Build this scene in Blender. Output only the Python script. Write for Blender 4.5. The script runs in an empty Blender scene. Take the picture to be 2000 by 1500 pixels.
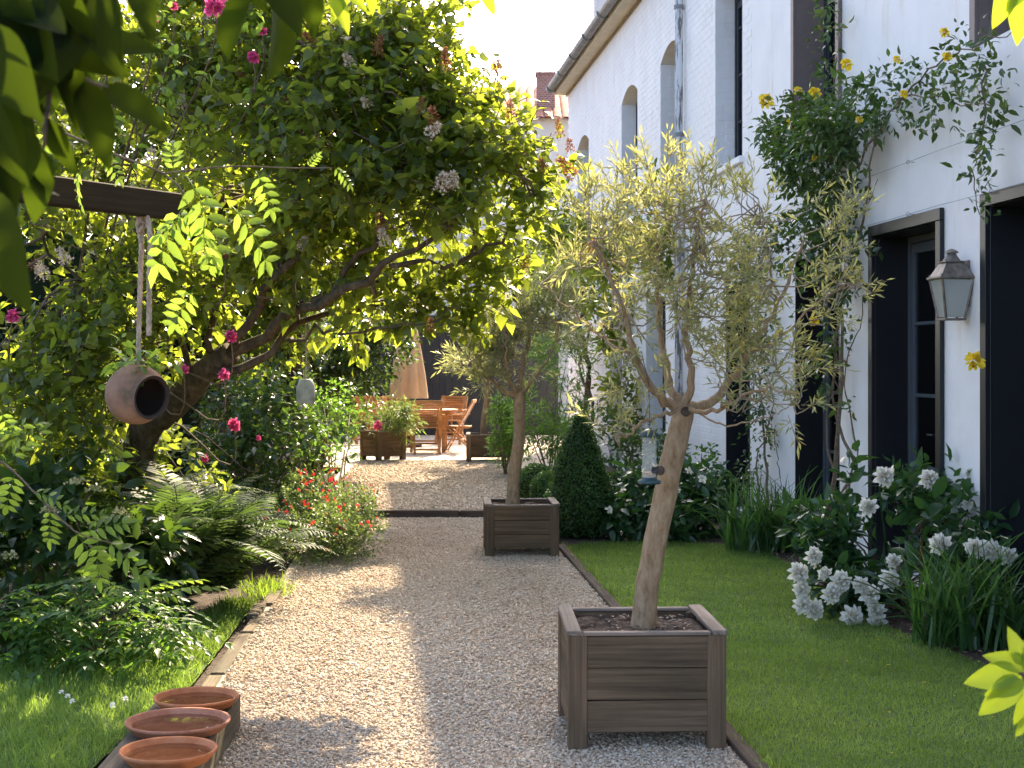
import bpy, bmesh, math, random
import numpy as np
from mathutils import Vector, Matrix

# ------------------------------------------------------------------ camera, sky, sun, exposure
SC = bpy.context.scene
COL = SC.collection
F, H, CU, CV = 2900.0, 1.6, 1000.0, 710.0          # focal length in photo pixels, eye height, principal point / horizon
cam = bpy.data.cameras.new("camera"); camo = bpy.data.objects.new("camera", cam); COL.objects.link(camo)
camo.location = (0, 0, H); camo.rotation_euler = (math.radians(90), 0, 0)
cam.sensor_width = 36; cam.lens = 36 * F / 2000
cam.shift_y = (CV - 750) / 2000
cam.clip_start = 0.05; cam.clip_end = 2000
cam.dof.use_dof = True; cam.dof.focus_distance = 8.0; cam.dof.aperture_fstop = 13
SC.camera = camo
SUN = Vector((2.27, 9.45, 6.8)).normalized()
SUN_EL = math.asin(SUN.z); SUN_AZ = math.atan2(SUN.x, SUN.y)
world = bpy.data.worlds.new("World"); SC.world = world; world.use_nodes = True
wn = world.node_tree
sky = wn.nodes.new("ShaderNodeTexSky"); sky.sky_type = 'NISHITA'; sky.sun_disc = False
sky.sun_elevation = SUN_EL; sky.sun_rotation = SUN_AZ; sky.air_density = 0.52; sky.dust_density = 3.2; sky.ozone_density = 0.3
bg = wn.nodes["Background"]; bg.inputs[1].default_value = 0.15
wn.links.new(sky.outputs[0], bg.inputs[0])
sun = bpy.data.lights.new("sun", 'SUN'); sun.energy = 3.1; sun.angle = math.radians(0.55); sun.color = (1.0, 0.82, 0.58)
suno = bpy.data.objects.new("sun", sun); COL.objects.link(suno)
suno.rotation_euler = SUN.to_track_quat('Z', 'Y').to_euler(); suno.location = (5, 20, 15)
SC.view_settings.view_transform = 'Standard'; SC.view_settings.look = 'None'
SC.view_settings.exposure = 2.45; SC.view_settings.gamma = 1.0; SC.view_settings.use_curve_mapping = False
SC.render.engine = 'CYCLES'
cy = SC.cycles
cy.max_bounces = 7; cy.diffuse_bounces = 4; cy.glossy_bounces = 3; cy.transmission_bounces = 5; cy.transparent_max_bounces = 8
cy.caustics_reflective = False; cy.caustics_refractive = False; cy.sample_clamp_indirect = 6
cy.use_denoising = True; cy.use_adaptive_sampling = True; cy.adaptive_threshold = 0.015

rng = np.random.default_rng(7); random.seed(7)

# ------------------------------------------------------------------ photo pixels -> places
def P(u, v, D):                      # a direction and a known distance
    return np.array([(u - CU) / F * D, D, H - (v - CV) / F * D])
def G(u, v, z=0.0):                  # a point that stands on the ground
    D = (H - z) * F / (v - CV); return P(u, v, D)
WX0, WSL = 3.93, -0.1017             # garden face of the house: X = WX0 + WSL * Y
WN = math.hypot(1, WSL)
def WY(u): return WX0 / ((u - CU) / F - WSL)
def W(u, v):                         # (s along the wall, z) of a pixel on the house wall
    Y = WY(u); return Y * WN, H - (v - CV) / F * Y
def wall_pt(s, out, z):              # world point of wall coordinates
    t = np.array([WSL, 1, 0]) / WN; n = np.array([-1, WSL, 0]) / WN
    return np.array([WX0, 0, 0]) + t * s + n * out + np.array([0, 0, z])
def pathR(Y): return 1.37 - 0.077 * Y     # right and left edge of the gravel path
def pathL(Y): return -1.06 - 0.0535 * Y

# ------------------------------------------------------------------ mesh helpers
def nrm(a): return a / np.maximum(np.linalg.norm(a, axis=-1, keepdims=True), 1e-9)
def A3(*a): return np.array(a, dtype=float)

class MB:
    def __init__(s): s.V = []; s.F = {}; s.n = 0; s.A = []
    def add(s, V, Fs, a=0.5):
        V = np.asarray(V, float).reshape(-1, 3)
        if isinstance(Fs, np.ndarray): Fs = [Fs]
        for f in Fs:
            f = np.asarray(f, int)
            if f.size: s.F.setdefault(f.shape[1], []).append(f + s.n)
        s.V.append(V); s.A.append(np.broadcast_to(np.asarray(a, float), (len(V),))); s.n += len(V); return s
    def polys(s, V, fl, a=0.5):
        d = {}
        for f in fl: d.setdefault(len(f), []).append(f)
        return s.add(V, [np.array(x) for x in d.values()], a)
    def box(s, c, size, R=None, ch=0.0, a=0.5):
        V, fl = cbox(size, ch)
        if R is not None: V = V @ np.asarray(R).T
        return s.polys(V + np.asarray(c), fl, a)
    def bar(s, p0, p1, w, t, ch=0.002, up=(0, 0, 1), a=0.5):
        p0, p1 = np.asarray(p0, float), np.asarray(p1, float); d = p1 - p0; L = np.linalg.norm(d)
        R = frames(d[None], np.asarray(up, float)[None])[0]           # columns x, y(=d), z
        return s.box((p0 + p1) / 2, (w, L, t), R, ch, a)
    def tube(s, pts, rad, n=8, cap=True, a=0.5, lump=0.0, seed=0):
        pts = np.asarray(pts, float); m = len(pts); rad = np.broadcast_to(np.asarray(rad, float), (m,))
        T = np.gradient(pts, axis=0); T = nrm(T)
        ref = np.array([0, 0, 1.0]) if abs(T[:, 2]).mean() < 0.85 else np.array([1.0, 0, 0])
        X = nrm(np.cross(T, ref)); Y = np.cross(T, X)
        th = np.arange(n) / n * 2 * np.pi
        r = rad[:, None] * np.ones((1, n))
        if lump:
            rr = np.random.default_rng(seed); r = r * (1 + lump * rr.normal(size=(m, n)))
        V = pts[:, None] + r[..., None] * (np.cos(th)[None, :, None] * X[:, None] + np.sin(th)[None, :, None] * Y[:, None])
        i = np.arange(m - 1)[:, None] * n; j = np.arange(n)[None]; k = (j + 1) % n
        q = np.stack([i + j, i + k, i + n + k, i + n + j], -1).reshape(-1, 4)
        Vv = V.reshape(-1, 3); fs = [q]
        if cap:
            Vv = np.vstack([Vv, pts[0], pts[-1]]); c0, c1 = m * n, m * n + 1
            fs.append(np.array([[c0, (x + 1) % n, x] for x in range(n)] + [[c1, (m - 1) * n + x, (m - 1) * n + (x + 1) % n] for x in range(n)]))
        return s.add(Vv, fs, a)
    def lathe(s, prof, n=24, c=(0, 0, 0), R=None, a=0.5, rfun=None):
        prof = np.asarray(prof, float); m = len(prof); th = np.arange(n) / n * 2 * np.pi
        r = prof[:, 0][:, None] * np.ones((1, n))
        if rfun is not None: r = r * rfun(th[None], prof[:, 1][:, None])
        V = np.stack([r * np.cos(th), r * np.sin(th), np.repeat(prof[:, 1][:, None], n, 1)], -1).reshape(-1, 3)
        i = np.arange(m - 1)[:, None] * n; j = np.arange(n)[None]; k = (j + 1) % n
        q = np.stack([i + j, i + k, i + n + k, i + n + j], -1).reshape(-1, 4)
        if R is not None: V = V @ np.asarray(R).T
        return s.add(V + np.asarray(c, float), q, a)
    def arrays(s):
        return np.vstack(s.V), [np.vstack(x) for x in s.F.values()], np.concatenate(s.A)

_cb = {}
def cbox(size, ch):
    hx, hy, hz = [x / 2 for x in size]
    if ch <= 0:
        V = np.array([[x, y, z] for x in (-hx, hx) for y in (-hy, hy) for z in (-hz, hz)])
        return V, [(0, 1, 3, 2), (4, 6, 7, 5), (0, 4, 5, 1), (2, 3, 7, 6), (0, 2, 6, 4), (1, 5, 7, 3)]
    c = min(ch, hx * .45, hy * .45, hz * .45)
    idx, V = {}, []
    for sx in (-1, 1):
        for sy in (-1, 1):
            for sz in (-1, 1):
                for ax, p in enumerate(((hx, hy - c, hz - c), (hx - c, hy, hz - c), (hx - c, hy - c, hz))):
                    idx[sx, sy, sz, ax] = len(V); V.append((sx * p[0], sy * p[1], sz * p[2]))
    V = np.array(V); fl = []
    sg = (-1, 1)
    for ax in range(3):
        o = [k for k in range(3) if k != ax]
        for s0 in sg:
            f = []
            for a_, b_ in ((-1, -1), (1, -1), (1, 1), (-1, 1)):
                k = [0, 0, 0]; k[ax] = s0; k[o[0]] = a_; k[o[1]] = b_; f.append(idx[(*k, ax)])
            fl.append(f)
        for a_ in sg:                       # edges parallel to ax
            for b_ in sg:
                f = []
                for e, x in ((-1, o[0]), (1, o[0]), (1, o[1]), (-1, o[1])):
                    k = [0, 0, 0]; k[ax] = e; k[o[0]] = a_; k[o[1]] = b_; f.append(idx[(*k, x)])
                fl.append(f)
    for k in [(x, y, z) for x in sg for y in sg for z in sg]: fl.append([idx[(*k, 0)], idx[(*k, 1)], idx[(*k, 2)]])
    out = []
    for f in fl:
        p = V[f]; nn = np.cross(p[1] - p[0], p[2] - p[0])
        out.append(tuple(f) if nn @ p.mean(0) > 0 else tuple(f[::-1]))
    return V, out

def frames(d, n):
    y = nrm(d); x = np.cross(y, n); bad = np.linalg.norm(x, axis=1) < 1e-4
    x[bad] = np.cross(y[bad], np.array([1.0, 0.1, 0.2])); x = nrm(x); z = np.cross(x, y)
    return np.stack([x, y, z], -1)

def inst(mb, tmpl, pos, R, scale, a=None):
    T, Fc = tmpl; N, k = len(pos), len(T)
    sc = np.asarray(scale, float)
    if sc.ndim == 0: sc = np.full((N, 1, 1), float(sc))
    elif sc.ndim == 1: sc = sc[:, None, None]
    else: sc = sc[:, None, :]
    V = pos[:, None] + np.einsum('nij,nkj->nki', R, T[None] * sc)
    Fs = (Fc[None] + (np.arange(N) * k)[:, None, None]).reshape(-1, Fc.shape[1])
    if a is None: a = rng.random(N)
    mb.add(V.reshape(-1, 3), Fs, np.repeat(a, k)); return mb

def mesh_from(name, V, Fs, A=None, smooth=False):
    me = bpy.data.meshes.new(name); V = np.ascontiguousarray(V, dtype=np.float32)
    me.vertices.add(len(V)); me.vertices.foreach_set("co", V.ravel())
    loops = np.concatenate([f.ravel() for f in Fs]).astype(np.int32)
    sizes = np.concatenate([np.full(len(f), f.shape[1]) for f in Fs]).astype(np.int32)
    me.loops.add(len(loops)); me.loops.foreach_set("vertex_index", loops)
    me.polygons.add(len(sizes))
    me.polygons.foreach_set("loop_start", np.concatenate([[0], np.cumsum(sizes)[:-1]]).astype(np.int32))
    me.polygons.foreach_set("loop_total", sizes)
    soft = smooth or name in ('crown', 'foliage', 'leaf', 'frond', 'grass', 'gravel', 'grass_tuft', 'trailing_leaves', 'twigs', 'stems', 'canes', 'twig', 'limbs', 'cane')
    me.polygons.foreach_set("use_smooth", np.full(len(sizes), bool(soft)))
    if A is not None:
        at = me.attributes.new("rnd", 'FLOAT', 'POINT'); at.data.foreach_set("value", np.ascontiguousarray(A, dtype=np.float32))
    me.update(calc_edges=True); return me

WL = {}                                        # world location of unrotated roots
def thing(name, label, cat, loc=(0, 0, 0), rotz=0.0, group=None, kind=None):
    o = bpy.data.objects.new(name, None); COL.objects.link(o); o.empty_display_size = 0.1
    o.location = tuple(float(x) for x in loc); o.rotation_euler = (0, 0, rotz); tag(o, label, cat, group, kind)
    WL[o.name] = np.asarray(loc, float); return o
def tag(o, label=None, cat=None, group=None, kind=None):
    for k, v in (("label", label), ("category", cat), ("group", group), ("kind", kind)):
        if v: o[k] = v
    return o
def link(name, me, mat, parent=None, loc=(0, 0, 0), rot=(0, 0, 0), label=None):
    o = bpy.data.objects.new(name, me); COL.objects.link(o)
    if mat is not None and not me.materials: me.materials.append(mat)
    if parent is not None: o.parent = parent
    o.location = tuple(float(x) for x in loc); o.rotation_euler = rot
    if label: o["label"] = label
    return o
def build(name, mb, mat, parent=None, world=False, smooth=False, label=None):
    """one mesh object; world=True: vertices are in world space and the parent root is not rotated"""
    V, Fs, A = mb.arrays()
    org = np.zeros(3)
    if world and parent is not None:
        p = parent
        while p is not None: org = org + np.array(p.location); p = p.parent
    o = link(name, mesh_from(name, V - org, Fs, A, smooth), mat, parent, label=label)
    if name in ('twigs', 'stems', 'canes', 'flower_stalks'): o["kind"] = 'stuff'
    return o

# ------------------------------------------------------------------ materials
def nodes(name):
    m = bpy.data.materials.new(name); m.use_nodes = True; nt = m.node_tree
    return m, nt, nt.nodes["Principled BSDF"], nt.nodes["Material Output"]
def N(nt, t, **kw):
    n = nt.nodes.new("ShaderNode" + t)
    for k, v in kw.items():
        if k in n.inputs: n.inputs[k].default_value = v
        else: setattr(n, k, v)
    return n
def ramp(nt, fac, stops):
    r = nt.nodes.new("ShaderNodeValToRGB"); e = r.color_ramp.elements
    while len(e) < len(stops): e.new(0.5)
    for x, (p, c) in zip(e, stops): x.position = p; x.color = (*c, 1)
    nt.links.new(fac, r.inputs[0]); return r.outputs[0]
def coords(nt, scale=(1, 1, 1), kind="Object", rand=True):
    tc = nt.nodes.new("ShaderNodeTexCoord"); mp = nt.nodes.new("ShaderNodeMapping")
    mp.inputs["Scale"].default_value = scale; nt.links.new(tc.outputs[kind], mp.inputs["Vector"])
    if rand:
        oi = nt.nodes.new("ShaderNodeObjectInfo"); ma = N(nt, "Math", operation='MULTIPLY'); ma.inputs[1].default_value = 37.0
        nt.links.new(oi.outputs["Random"], ma.inputs[0]); cx = nt.nodes.new("ShaderNodeCombineXYZ")
        for i in range(3): nt.links.new(ma.outputs[0], cx.inputs[i])
        nt.links.new(cx.outputs[0], mp.inputs["Location"])
    return mp.outputs[0]
def bump(nt, bs, h, strength=0.3, dist=0.01):
    b = nt.nodes.new("ShaderNodeBump"); b.inputs["Strength"].default_value = strength; b.inputs["Distance"].default_value = dist
    nt.links.new(h, b.inputs["Height"]); nt.links.new(b.outputs[0], bs.inputs["Normal"]); return b
def noise_mat(name, stops, scale=(8, 8, 8), detail=6, rough=0.8, bmp=0.3, bdist=0.006, spec=0.3, kind="Object", metal=0.0, nscale=1.0, rand=True):
    m, nt, bs, out = nodes(name)
    v = coords(nt, scale, kind, rand)
    n = N(nt, "TexNoise", Scale=nscale, Detail=detail, Roughness=0.62); nt.links.new(v, n.inputs["Vector"])
    nt.links.new(ramp(nt, n.outputs[0], stops), bs.inputs["Base Color"])
    bs.inputs["Roughness"].default_value = rough; bs.inputs["Specular IOR Level"].default_value = spec; bs.inputs["Metallic"].default_value = metal
    if bmp: bump(nt, bs, n.outputs[0], bmp, bdist)
    return m
def leaf_mat(name, stops, tcol, trans=0.4, rough=0.42, spec=0.35, tgain=1.0):
    """leaf: principled face plus light passing through; 'rnd' varies each leaf"""
    m, nt, bs, out = nodes(name)
    at = N(nt, "Attribute", attribute_name="rnd")
    c = ramp(nt, at.outputs["Fac"], stops)
    nt.links.new(c, bs.inputs["Base Color"]); bs.inputs["Roughness"].default_value = rough; bs.inputs["Specular IOR Level"].default_value = spec
    tr = nt.nodes.new("ShaderNodeBsdfTranslucent")
    mx = N(nt, "Mix", data_type='RGBA', blend_type='MIX'); mx.inputs[0].default_value = 0.35
    tc2 = ramp(nt, at.outputs["Fac"], [(0.0, tuple(x * 0.6 for x in tcol)), (0.6, tcol), (1.0, tuple(min(1, x * 1.35) for x in tcol))])
    nt.links.new(tc2, tr.inputs["Color"])
    ms = nt.nodes.new("ShaderNodeMixShader"); ms.inputs[0].default_value = trans
    nt.links.new(bs.outputs[0], ms.inputs[1]); nt.links.new(tr.outputs[0], ms.inputs[2]); nt.links.new(ms.outputs[0], out.inputs["Surface"])
    nt.nodes.remove(mx)
    return m
def attr_mat(name, stops, rough=0.8, spec=0.3, sheen=0.0):
    m, nt, bs, out = nodes(name); at = N(nt, "Attribute", attribute_name="rnd")
    nt.links.new(ramp(nt, at.outputs["Fac"], stops), bs.inputs["Base Color"])
    bs.inputs["Roughness"].default_value = rough; bs.inputs["Specular IOR Level"].default_value = spec; return m
def wood_mat(name, c0, c1, c2, rough=0.75, grain=(1.5, 55, 55), green=0.0, spec=0.25):
    """grain runs along the object's own X"""
    m, nt, bs, out = nodes(name)
    v = coords(nt, grain); n1 = N(nt, "TexNoise", Scale=1.0, Detail=8, Roughness=0.65, Distortion=0.6); nt.links.new(v, n1.inputs["Vector"])
    v2 = coords(nt, (2, 5, 5)); n2 = N(nt, "TexNoise", Scale=1.0, Detail=4); nt.links.new(v2, n2.inputs["Vector"])
    col = ramp(nt, n1.outputs[0], [(0.25, c0), (0.5, c1), (0.75, c2)])
    mx = N(nt, "Mix", data_type='RGBA', blend_type='MULTIPLY'); mx.inputs[0].default_value = 1.0
    nt.links.new(col, mx.inputs[6])
    nt.links.new(ramp(nt, n2.outputs[0], [(0.3, (0.62, 0.62 + green, 0.6)), (0.7, (1.25, 1.22, 1.2))]), mx.inputs[7])
    oi = nt.nodes.new("ShaderNodeObjectInfo"); mx2 = N(nt, "Mix", data_type='RGBA', blend_type='MULTIPLY'); mx2.inputs[0].default_value = 1.0
    nt.links.new(mx.outputs[2], mx2.inputs[6]); nt.links.new(ramp(nt, oi.outputs["Random"], [(0, (0.8, 0.8, 0.8)), (1, (1.15, 1.12, 1.1))]), mx2.inputs[7])
    nt.links.new(mx2.outputs[2], bs.inputs["Base Color"]); bs.inputs["Roughness"].default_value = rough; bs.inputs["Specular IOR Level"].default_value = spec
    bump(nt, bs, n1.outputs[0], 0.35, 0.004); return m
def flat_mat(name, c, rough=0.5, spec=0.4, metal=0.0, var=0.12):
    return noise_mat(name, [(0.3, tuple(x * (1 - var) for x in c)), (0.7, tuple(min(1, x * (1 + var)) for x in c))], (5, 5, 5), 5, rough, 0.08, 0.002, spec, metal=metal)

M = {}
M['ground'] = noise_mat('ground_soil', [(0.3, (0.035, 0.024, 0.015)), (0.6, (0.085, 0.06, 0.04)), (0.8, (0.14, 0.105, 0.075))], (18, 18, 18), 8, 0.95, 0.8, 0.03)
M['soil'] = noise_mat('bed_soil', [(0.3, (0.03, 0.02, 0.013)), (0.55, (0.075, 0.052, 0.036)), (0.75, (0.17, 0.13, 0.095))], (30, 30, 30), 8, 0.95, 0.9, 0.02)
M['gravel_bed'] = noise_mat('gravel_bed', [(0.3, (0.44, 0.34, 0.24)), (0.5, (0.54, 0.44, 0.33)), (0.7, (0.62, 0.54, 0.43))], (55, 55, 55), 3, 0.9, .6, 0.01)
M['turf'] = noise_mat('turf', [(0.3, (0.05, 0.08, 0.02)), (0.6, (0.08, 0.13, 0.03)), (0.8, (0.13, 0.15, 0.055))], (20, 20, 20), 6, 0.95, 0.6, 0.02)
M['stone'] = attr_mat('gravel_stone', [(0, (0.34, 0.24, 0.15)), (0.15, (0.47, 0.35, 0.235)), (0.5, (0.55, 0.44, 0.31)), (0.85, (0.62, 0.53, 0.40)), (1, (0.68, 0.61, 0.49))], 0.8, 0.25)
M['oak'] = wood_mat('weathered_oak', (0.06, 0.040, 0.024), (0.135, 0.093, 0.056), (0.21, 0.15, 0.094), 0.8, green=0.03)
M['oakrail'] = wood_mat('silvered_oak', (0.12, 0.095, 0.075), (0.22, 0.18, 0.145), (0.34, 0.29, 0.24), 0.85)
M['sleeper'] = wood_mat('dark_sleeper', (0.03, 0.02, 0.014), (0.075, 0.055, 0.04), (0.14, 0.11, 0.085), 0.9)
M['edging'] = wood_mat('mossy_edging', (0.06, 0.045, 0.03), (0.16, 0.125, 0.085), (0.26, 0.21, 0.14), 0.9, green=0.06)
M['teak'] = wood_mat('oiled_teak', (0.32, 0.135, 0.045), (0.48, 0.235, 0.08), (0.62, 0.35, 0.15), 0.5, spec=0.35)
M['beam'] = wood_mat('pergola_beam', (0.018, 0.012, 0.004), (0.042, 0.028, 0.009), (0.075, 0.052, 0.018), 0.85)
M['bark_olive'] = noise_mat('olive_bark', [(0.25, (0.13, 0.08, 0.04)), (0.42, (0.29, 0.19, 0.10)), (0.6, (0.38, 0.27, 0.155)), (0.8, (0.50, 0.40, 0.27))], (38, 38, 16), 8, 0.9, 1.0, 0.012)
M['bark'] = noise_mat('lilac_bark', [(0.3, (0.035, 0.024, 0.014)), (0.55, (0.10, 0.072, 0.04)), (0.8, (0.19, 0.15, 0.08))], (20, 20, 8), 8, 0.95, 1.0, 0.02)
M['twig'] = noise_mat('twig_bark', [(0.3, (0.10, 0.065, 0.04)), (0.7, (0.24, 0.18, 0.12))], (30, 30, 30), 4, 0.85, 0.2)
M['twig_pale'] = noise_mat('pale_twig', [(0.3, (0.22, 0.165, 0.10)), (0.7, (0.40, 0.33, 0.23))], (30, 30, 30), 4, 0.85, 0.2)
M['dark_metal'] = flat_mat('anthracite_paint', (0.018, 0.02, 0.024), 0.45, 0.4)
M['black'] = flat_mat('black_paint', (0.011, 0.012, 0.014), 0.38, 0.45)
M['frame'] = flat_mat('blue_grey_frame', (0.075, 0.09, 0.105), 0.42, 0.45)
M['taupe'] = flat_mat('taupe_paint', (0.20, 0.155, 0.135), 0.6, 0.3)
M['cream'] = flat_mat('cream_soffit', (0.62, 0.56, 0.43), 0.8, 0.2, var=0.1)
M['zinc'] = noise_mat('zinc', [(0.3, (0.16, 0.165, 0.165)), (0.7, (0.32, 0.32, 0.31))], (6, 6, 6), 6, 0.55, 0.1, metal=0.3)
M['fence'] = noise_mat('dark_fence_paint', [(0.3, (0.009, 0.010, 0.012)), (0.7, (0.02, 0.021, 0.024))], (1.5, 30, 30), 5, 0.6, 0.2)
M['terracotta'] = noise_mat('terracotta', [(0.25, (0.36, 0.115, 0.04)), (0.5, (0.52, 0.185, 0.07)), (0.75, (0.62, 0.29, 0.15))], (9, 9, 9), 7, 0.75, 0.15)
M['aged_clay'] = noise_mat('aged_clay', [(0.3, (0.13, 0.10, 0.06)), (0.5, (0.28, 0.16, 0.10)), (0.75, (0.42, 0.24, 0.16))], (11, 11, 11), 7, 0.9, 0.4)
M['clay_dark'] = flat_mat('clay_inside', (0.05, 0.035, 0.028), 0.9, 0.2)
M['rope'] = noise_mat('sisal_rope', [(0.3, (0.30, 0.21, 0.13)), (0.7, (0.62, 0.50, 0.36))], (90, 90, 20), 4, 0.95, 0.6)
M['canvas'] = noise_mat('parasol_canvas', [(0.3, (0.56, 0.37, 0.20)), (0.7, (0.68, 0.48, 0.28))], (6, 6, 3), 5, 0.9, 0.2)
M['slate'] = noise_mat('slate', [(0.3, (0.05, 0.055, 0.065)), (0.7, (0.12, 0.125, 0.135))], (6, 6, 6), 5, 0.6, 0.3)
M['roof_tile'] = noise_mat('clay_roof_tile', [(0.3, (0.30, 0.12, 0.07)), (0.7, (0.55, 0.27, 0.17))], (6, 6, 6), 5, 0.85, 0.3)
M['paleplaster'] = noise_mat('pale_plaster', [(0.3, (0.42, 0.42, 0.42)), (0.7, (0.55, 0.54, 0.52))], (2, 2, 2), 6, 0.9, 0.2)
M['lampmetal'] = noise_mat('weathered_brass', [(0.3, (0.10, 0.085, 0.07)), (0.55, (0.22, 0.19, 0.155)), (0.75, (0.36, 0.30, 0.22))], (20, 20, 20), 6, 0.5, 0.2, metal=0.55)
M['green_plastic'] = flat_mat('dark_green_plastic', (0.02, 0.055, 0.06), 0.35, 0.5)
M['seed'] = noise_mat('bird_seed', [(0.3, (0.30, 0.18, 0.07)), (0.7, (0.62, 0.42, 0.20))], (150, 150, 150), 3, 0.9, 0.5)
M['wire'] = flat_mat('galvanised_wire', (0.34, 0.34, 0.34), 0.5, 0.5, 0.4)
M['jar'] = noise_mat('cloudy_jar', [(0.3, (0.22, 0.25, 0.22)), (0.7, (0.45, 0.48, 0.44))], (14, 14, 14), 5, 0.5, 0.3)

def wall_mat():
    m, nt, bs, out = nodes('white_lime_paint')
    v = coords(nt, (1.0, 1.0, 1.0), rand=False)
    n1 = N(nt, "TexNoise", Scale=2.2, Detail=8, Roughness=0.6); nt.links.new(v, n1.inputs["Vector"])
    v2 = coords(nt, (3.0, 3.0, 0.6), rand=False); n2 = N(nt, "TexNoise", Scale=1.3, Detail=7, Roughness=0.7); nt.links.new(v2, n2.inputs["Vector"])
    n3 = N(nt, "TexNoise", Scale=55.0, Detail=4); nt.links.new(v, n3.inputs["Vector"])
    a = ramp(nt, n1.outputs[0], [(0.3, (0.81, 0.795, 0.76)), (0.6, (0.885, 0.87, 0.83))])
    b = ramp(nt, n2.outputs[0], [(0.24, (0.76, 0.71, 0.60)), (0.36, (0.95, 0.93, 0.90)), (0.45, (1, 1, 1))])
    mx = N(nt, "Mix", data_type='RGBA', blend_type='MULTIPLY'); mx.inputs[0].default_value = 1.0
    nt.links.new(a, mx.inputs[6]); nt.links.new(b, mx.inputs[7]); nt.links.new(mx.outputs[2], bs.inputs["Base Color"])
    bs.inputs["Roughness"].default_value = 0.85; bs.inputs["Specular IOR Level"].default_value = 0.2
    ad = N(nt, "Math", operation='MULTIPLY_ADD'); ad.inputs[1].default_value = 2.5; nt.links.new(n1.outputs[0], ad.inputs[0]); nt.links.new(n3.outputs[0], ad.inputs[2])
    bump(nt, bs, ad.outputs[0], 0.25, 0.004); return m
M['white'] = wall_mat()
def glass_mat(name, tint, refl=1.0, rough=0.02):
    m, nt, bs, out = nodes(name)
    gl = N(nt, "BsdfGlossy", Roughness=rough); tr = nt.nodes.new("ShaderNodeBsdfTransparent"); tr.inputs[0].default_value = (*tint, 1)
    fr = N(nt, "Fresnel", IOR=1.35); ms = nt.nodes.new("ShaderNodeMixShader")
    nt.links.new(fr.outputs[0], ms.inputs[0]); nt.links.new(tr.outputs[0], ms.inputs[1]); nt.links.new(gl.outputs[0], ms.inputs[2])
    nt.links.new(ms.outputs[0], out.inputs["Surface"]); return m
M['pane'] = glass_mat('window_pane', (0.55, 0.58, 0.58))
M['tube_glass'] = glass_mat('clear_tube', (0.82, 0.85, 0.80))
def cloudy():
    m, nt, bs, out = nodes('scratched_clear_plastic'); bs.inputs["Base Color"].default_value = (0.72, 0.73, 0.66, 1); bs.inputs["Roughness"].default_value = 0.2
    tr = nt.nodes.new("ShaderNodeBsdfTransparent"); tr.inputs[0].default_value = (.9, .92, .88, 1); ms = nt.nodes.new("ShaderNodeMixShader"); ms.inputs[0].default_value = 0.7
    nt.links.new(bs.outputs[0], ms.inputs[1]); nt.links.new(tr.outputs[0], ms.inputs[2]); nt.links.new(ms.outputs[0], out.inputs["Surface"]); return m
M['feeder_tube'] = cloudy()
def frosted():
    m, nt, bs, out = nodes('frosted_pane')
    bs.inputs["Base Color"].default_value = (0.62, 0.64, 0.58, 1); bs.inputs["Roughness"].default_value = 0.35
    tr = nt.nodes.new("ShaderNodeBsdfTranslucent"); tr.inputs[0].default_value = (0.7, 0.72, 0.66, 1)
    ms = nt.nodes.new("ShaderNodeMixShader"); ms.inputs[0].default_value = 0.5
    nt.links.new(bs.outputs[0], ms.inputs[1]); nt.links.new(tr.outputs[0], ms.inputs[2]); nt.links.new(ms.outputs[0], out.inputs["Surface"]); return m
M['frosted'] = frosted()
def water_mat():
    m, nt, bs, out = nodes('water'); bs.inputs["Base Color"].default_value = (0.9, 0.95, 0.95, 1)
    bs.inputs["Roughness"].default_value = 0.02; bs.inputs["Transmission Weight"].default_value = 1.0; bs.inputs["IOR"].default_value = 1.33; return m
M['water'] = glass_mat('still_water', (0.93, 0.9, 0.85))
def brick_mat():
    m, nt, bs, out = nodes('chimney_brick'); v = coords(nt, (1, 1, 1), rand=False)
    b = N(nt, "TexBrick", Scale=4.5, **{"Mortar Size": 0.03}); b.inputs["Color1"].default_value = (0.16, 0.065, 0.05, 1); b.inputs["Color2"].default_value = (0.24, 0.10, 0.08, 1); b.inputs["Mortar"].default_value = (0.3, 0.27, 0.25, 1)
    sx = nt.nodes.new("ShaderNodeSeparateXYZ"); cx = nt.nodes.new("ShaderNodeCombineXYZ"); nt.links.new(v, sx.inputs[0])
    ad = N(nt, "Math", operation='ADD'); nt.links.new(sx.outputs[0], ad.inputs[0]); nt.links.new(sx.outputs[1], ad.inputs[1])
    nt.links.new(ad.outputs[0], cx.inputs[0]); nt.links.new(sx.outputs[2], cx.inputs[1]); nt.links.new(cx.outputs[0], b.inputs["Vector"])
    nt.links.new(b.outputs[0], bs.inputs["Base Color"]); bs.inputs["Roughness"].default_value = 0.9; return m
M['brick'] = brick_mat()
# leaves
M['lilac'] = leaf_mat('lilac_leaf', [(0, (0.032, 0.058, 0.014)), (0.6, (0.075, 0.115, 0.024)), (1, (0.16, 0.185, 0.035))], (0.48, 0.58, 0.045), 0.48, 0.38, 0.45)
M['backleaf'] = leaf_mat('background_leaf', [(0, (0.012, 0.03, 0.01)), (0.6, (0.03, 0.065, 0.016)), (1, (0.07, 0.11, 0.025))], (0.42, 0.52, 0.05), 0.44, 0.4, 0.4)
M['darkleaf'] = leaf_mat('glossy_dark_leaf', [(0, (0.014, 0.034, 0.012)), (0.6, (0.03, 0.066, 0.02)), (1, (0.07, 0.115, 0.028))], (0.18, 0.32, 0.03), 0.27, 0.28, 0.5)
M['olive'] = leaf_mat('olive_leaf', [(0, (0.12, 0.15, 0.065)), (0.45, (0.19, 0.215, 0.095)), (0.88, (0.30, 0.31, 0.16)), (0.97, (0.42, 0.28, 0.06)), (1, (0.47, 0.27, 0.04))], (0.56, 0.56, 0.16), 0.38, 0.4, 0.45)
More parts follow.
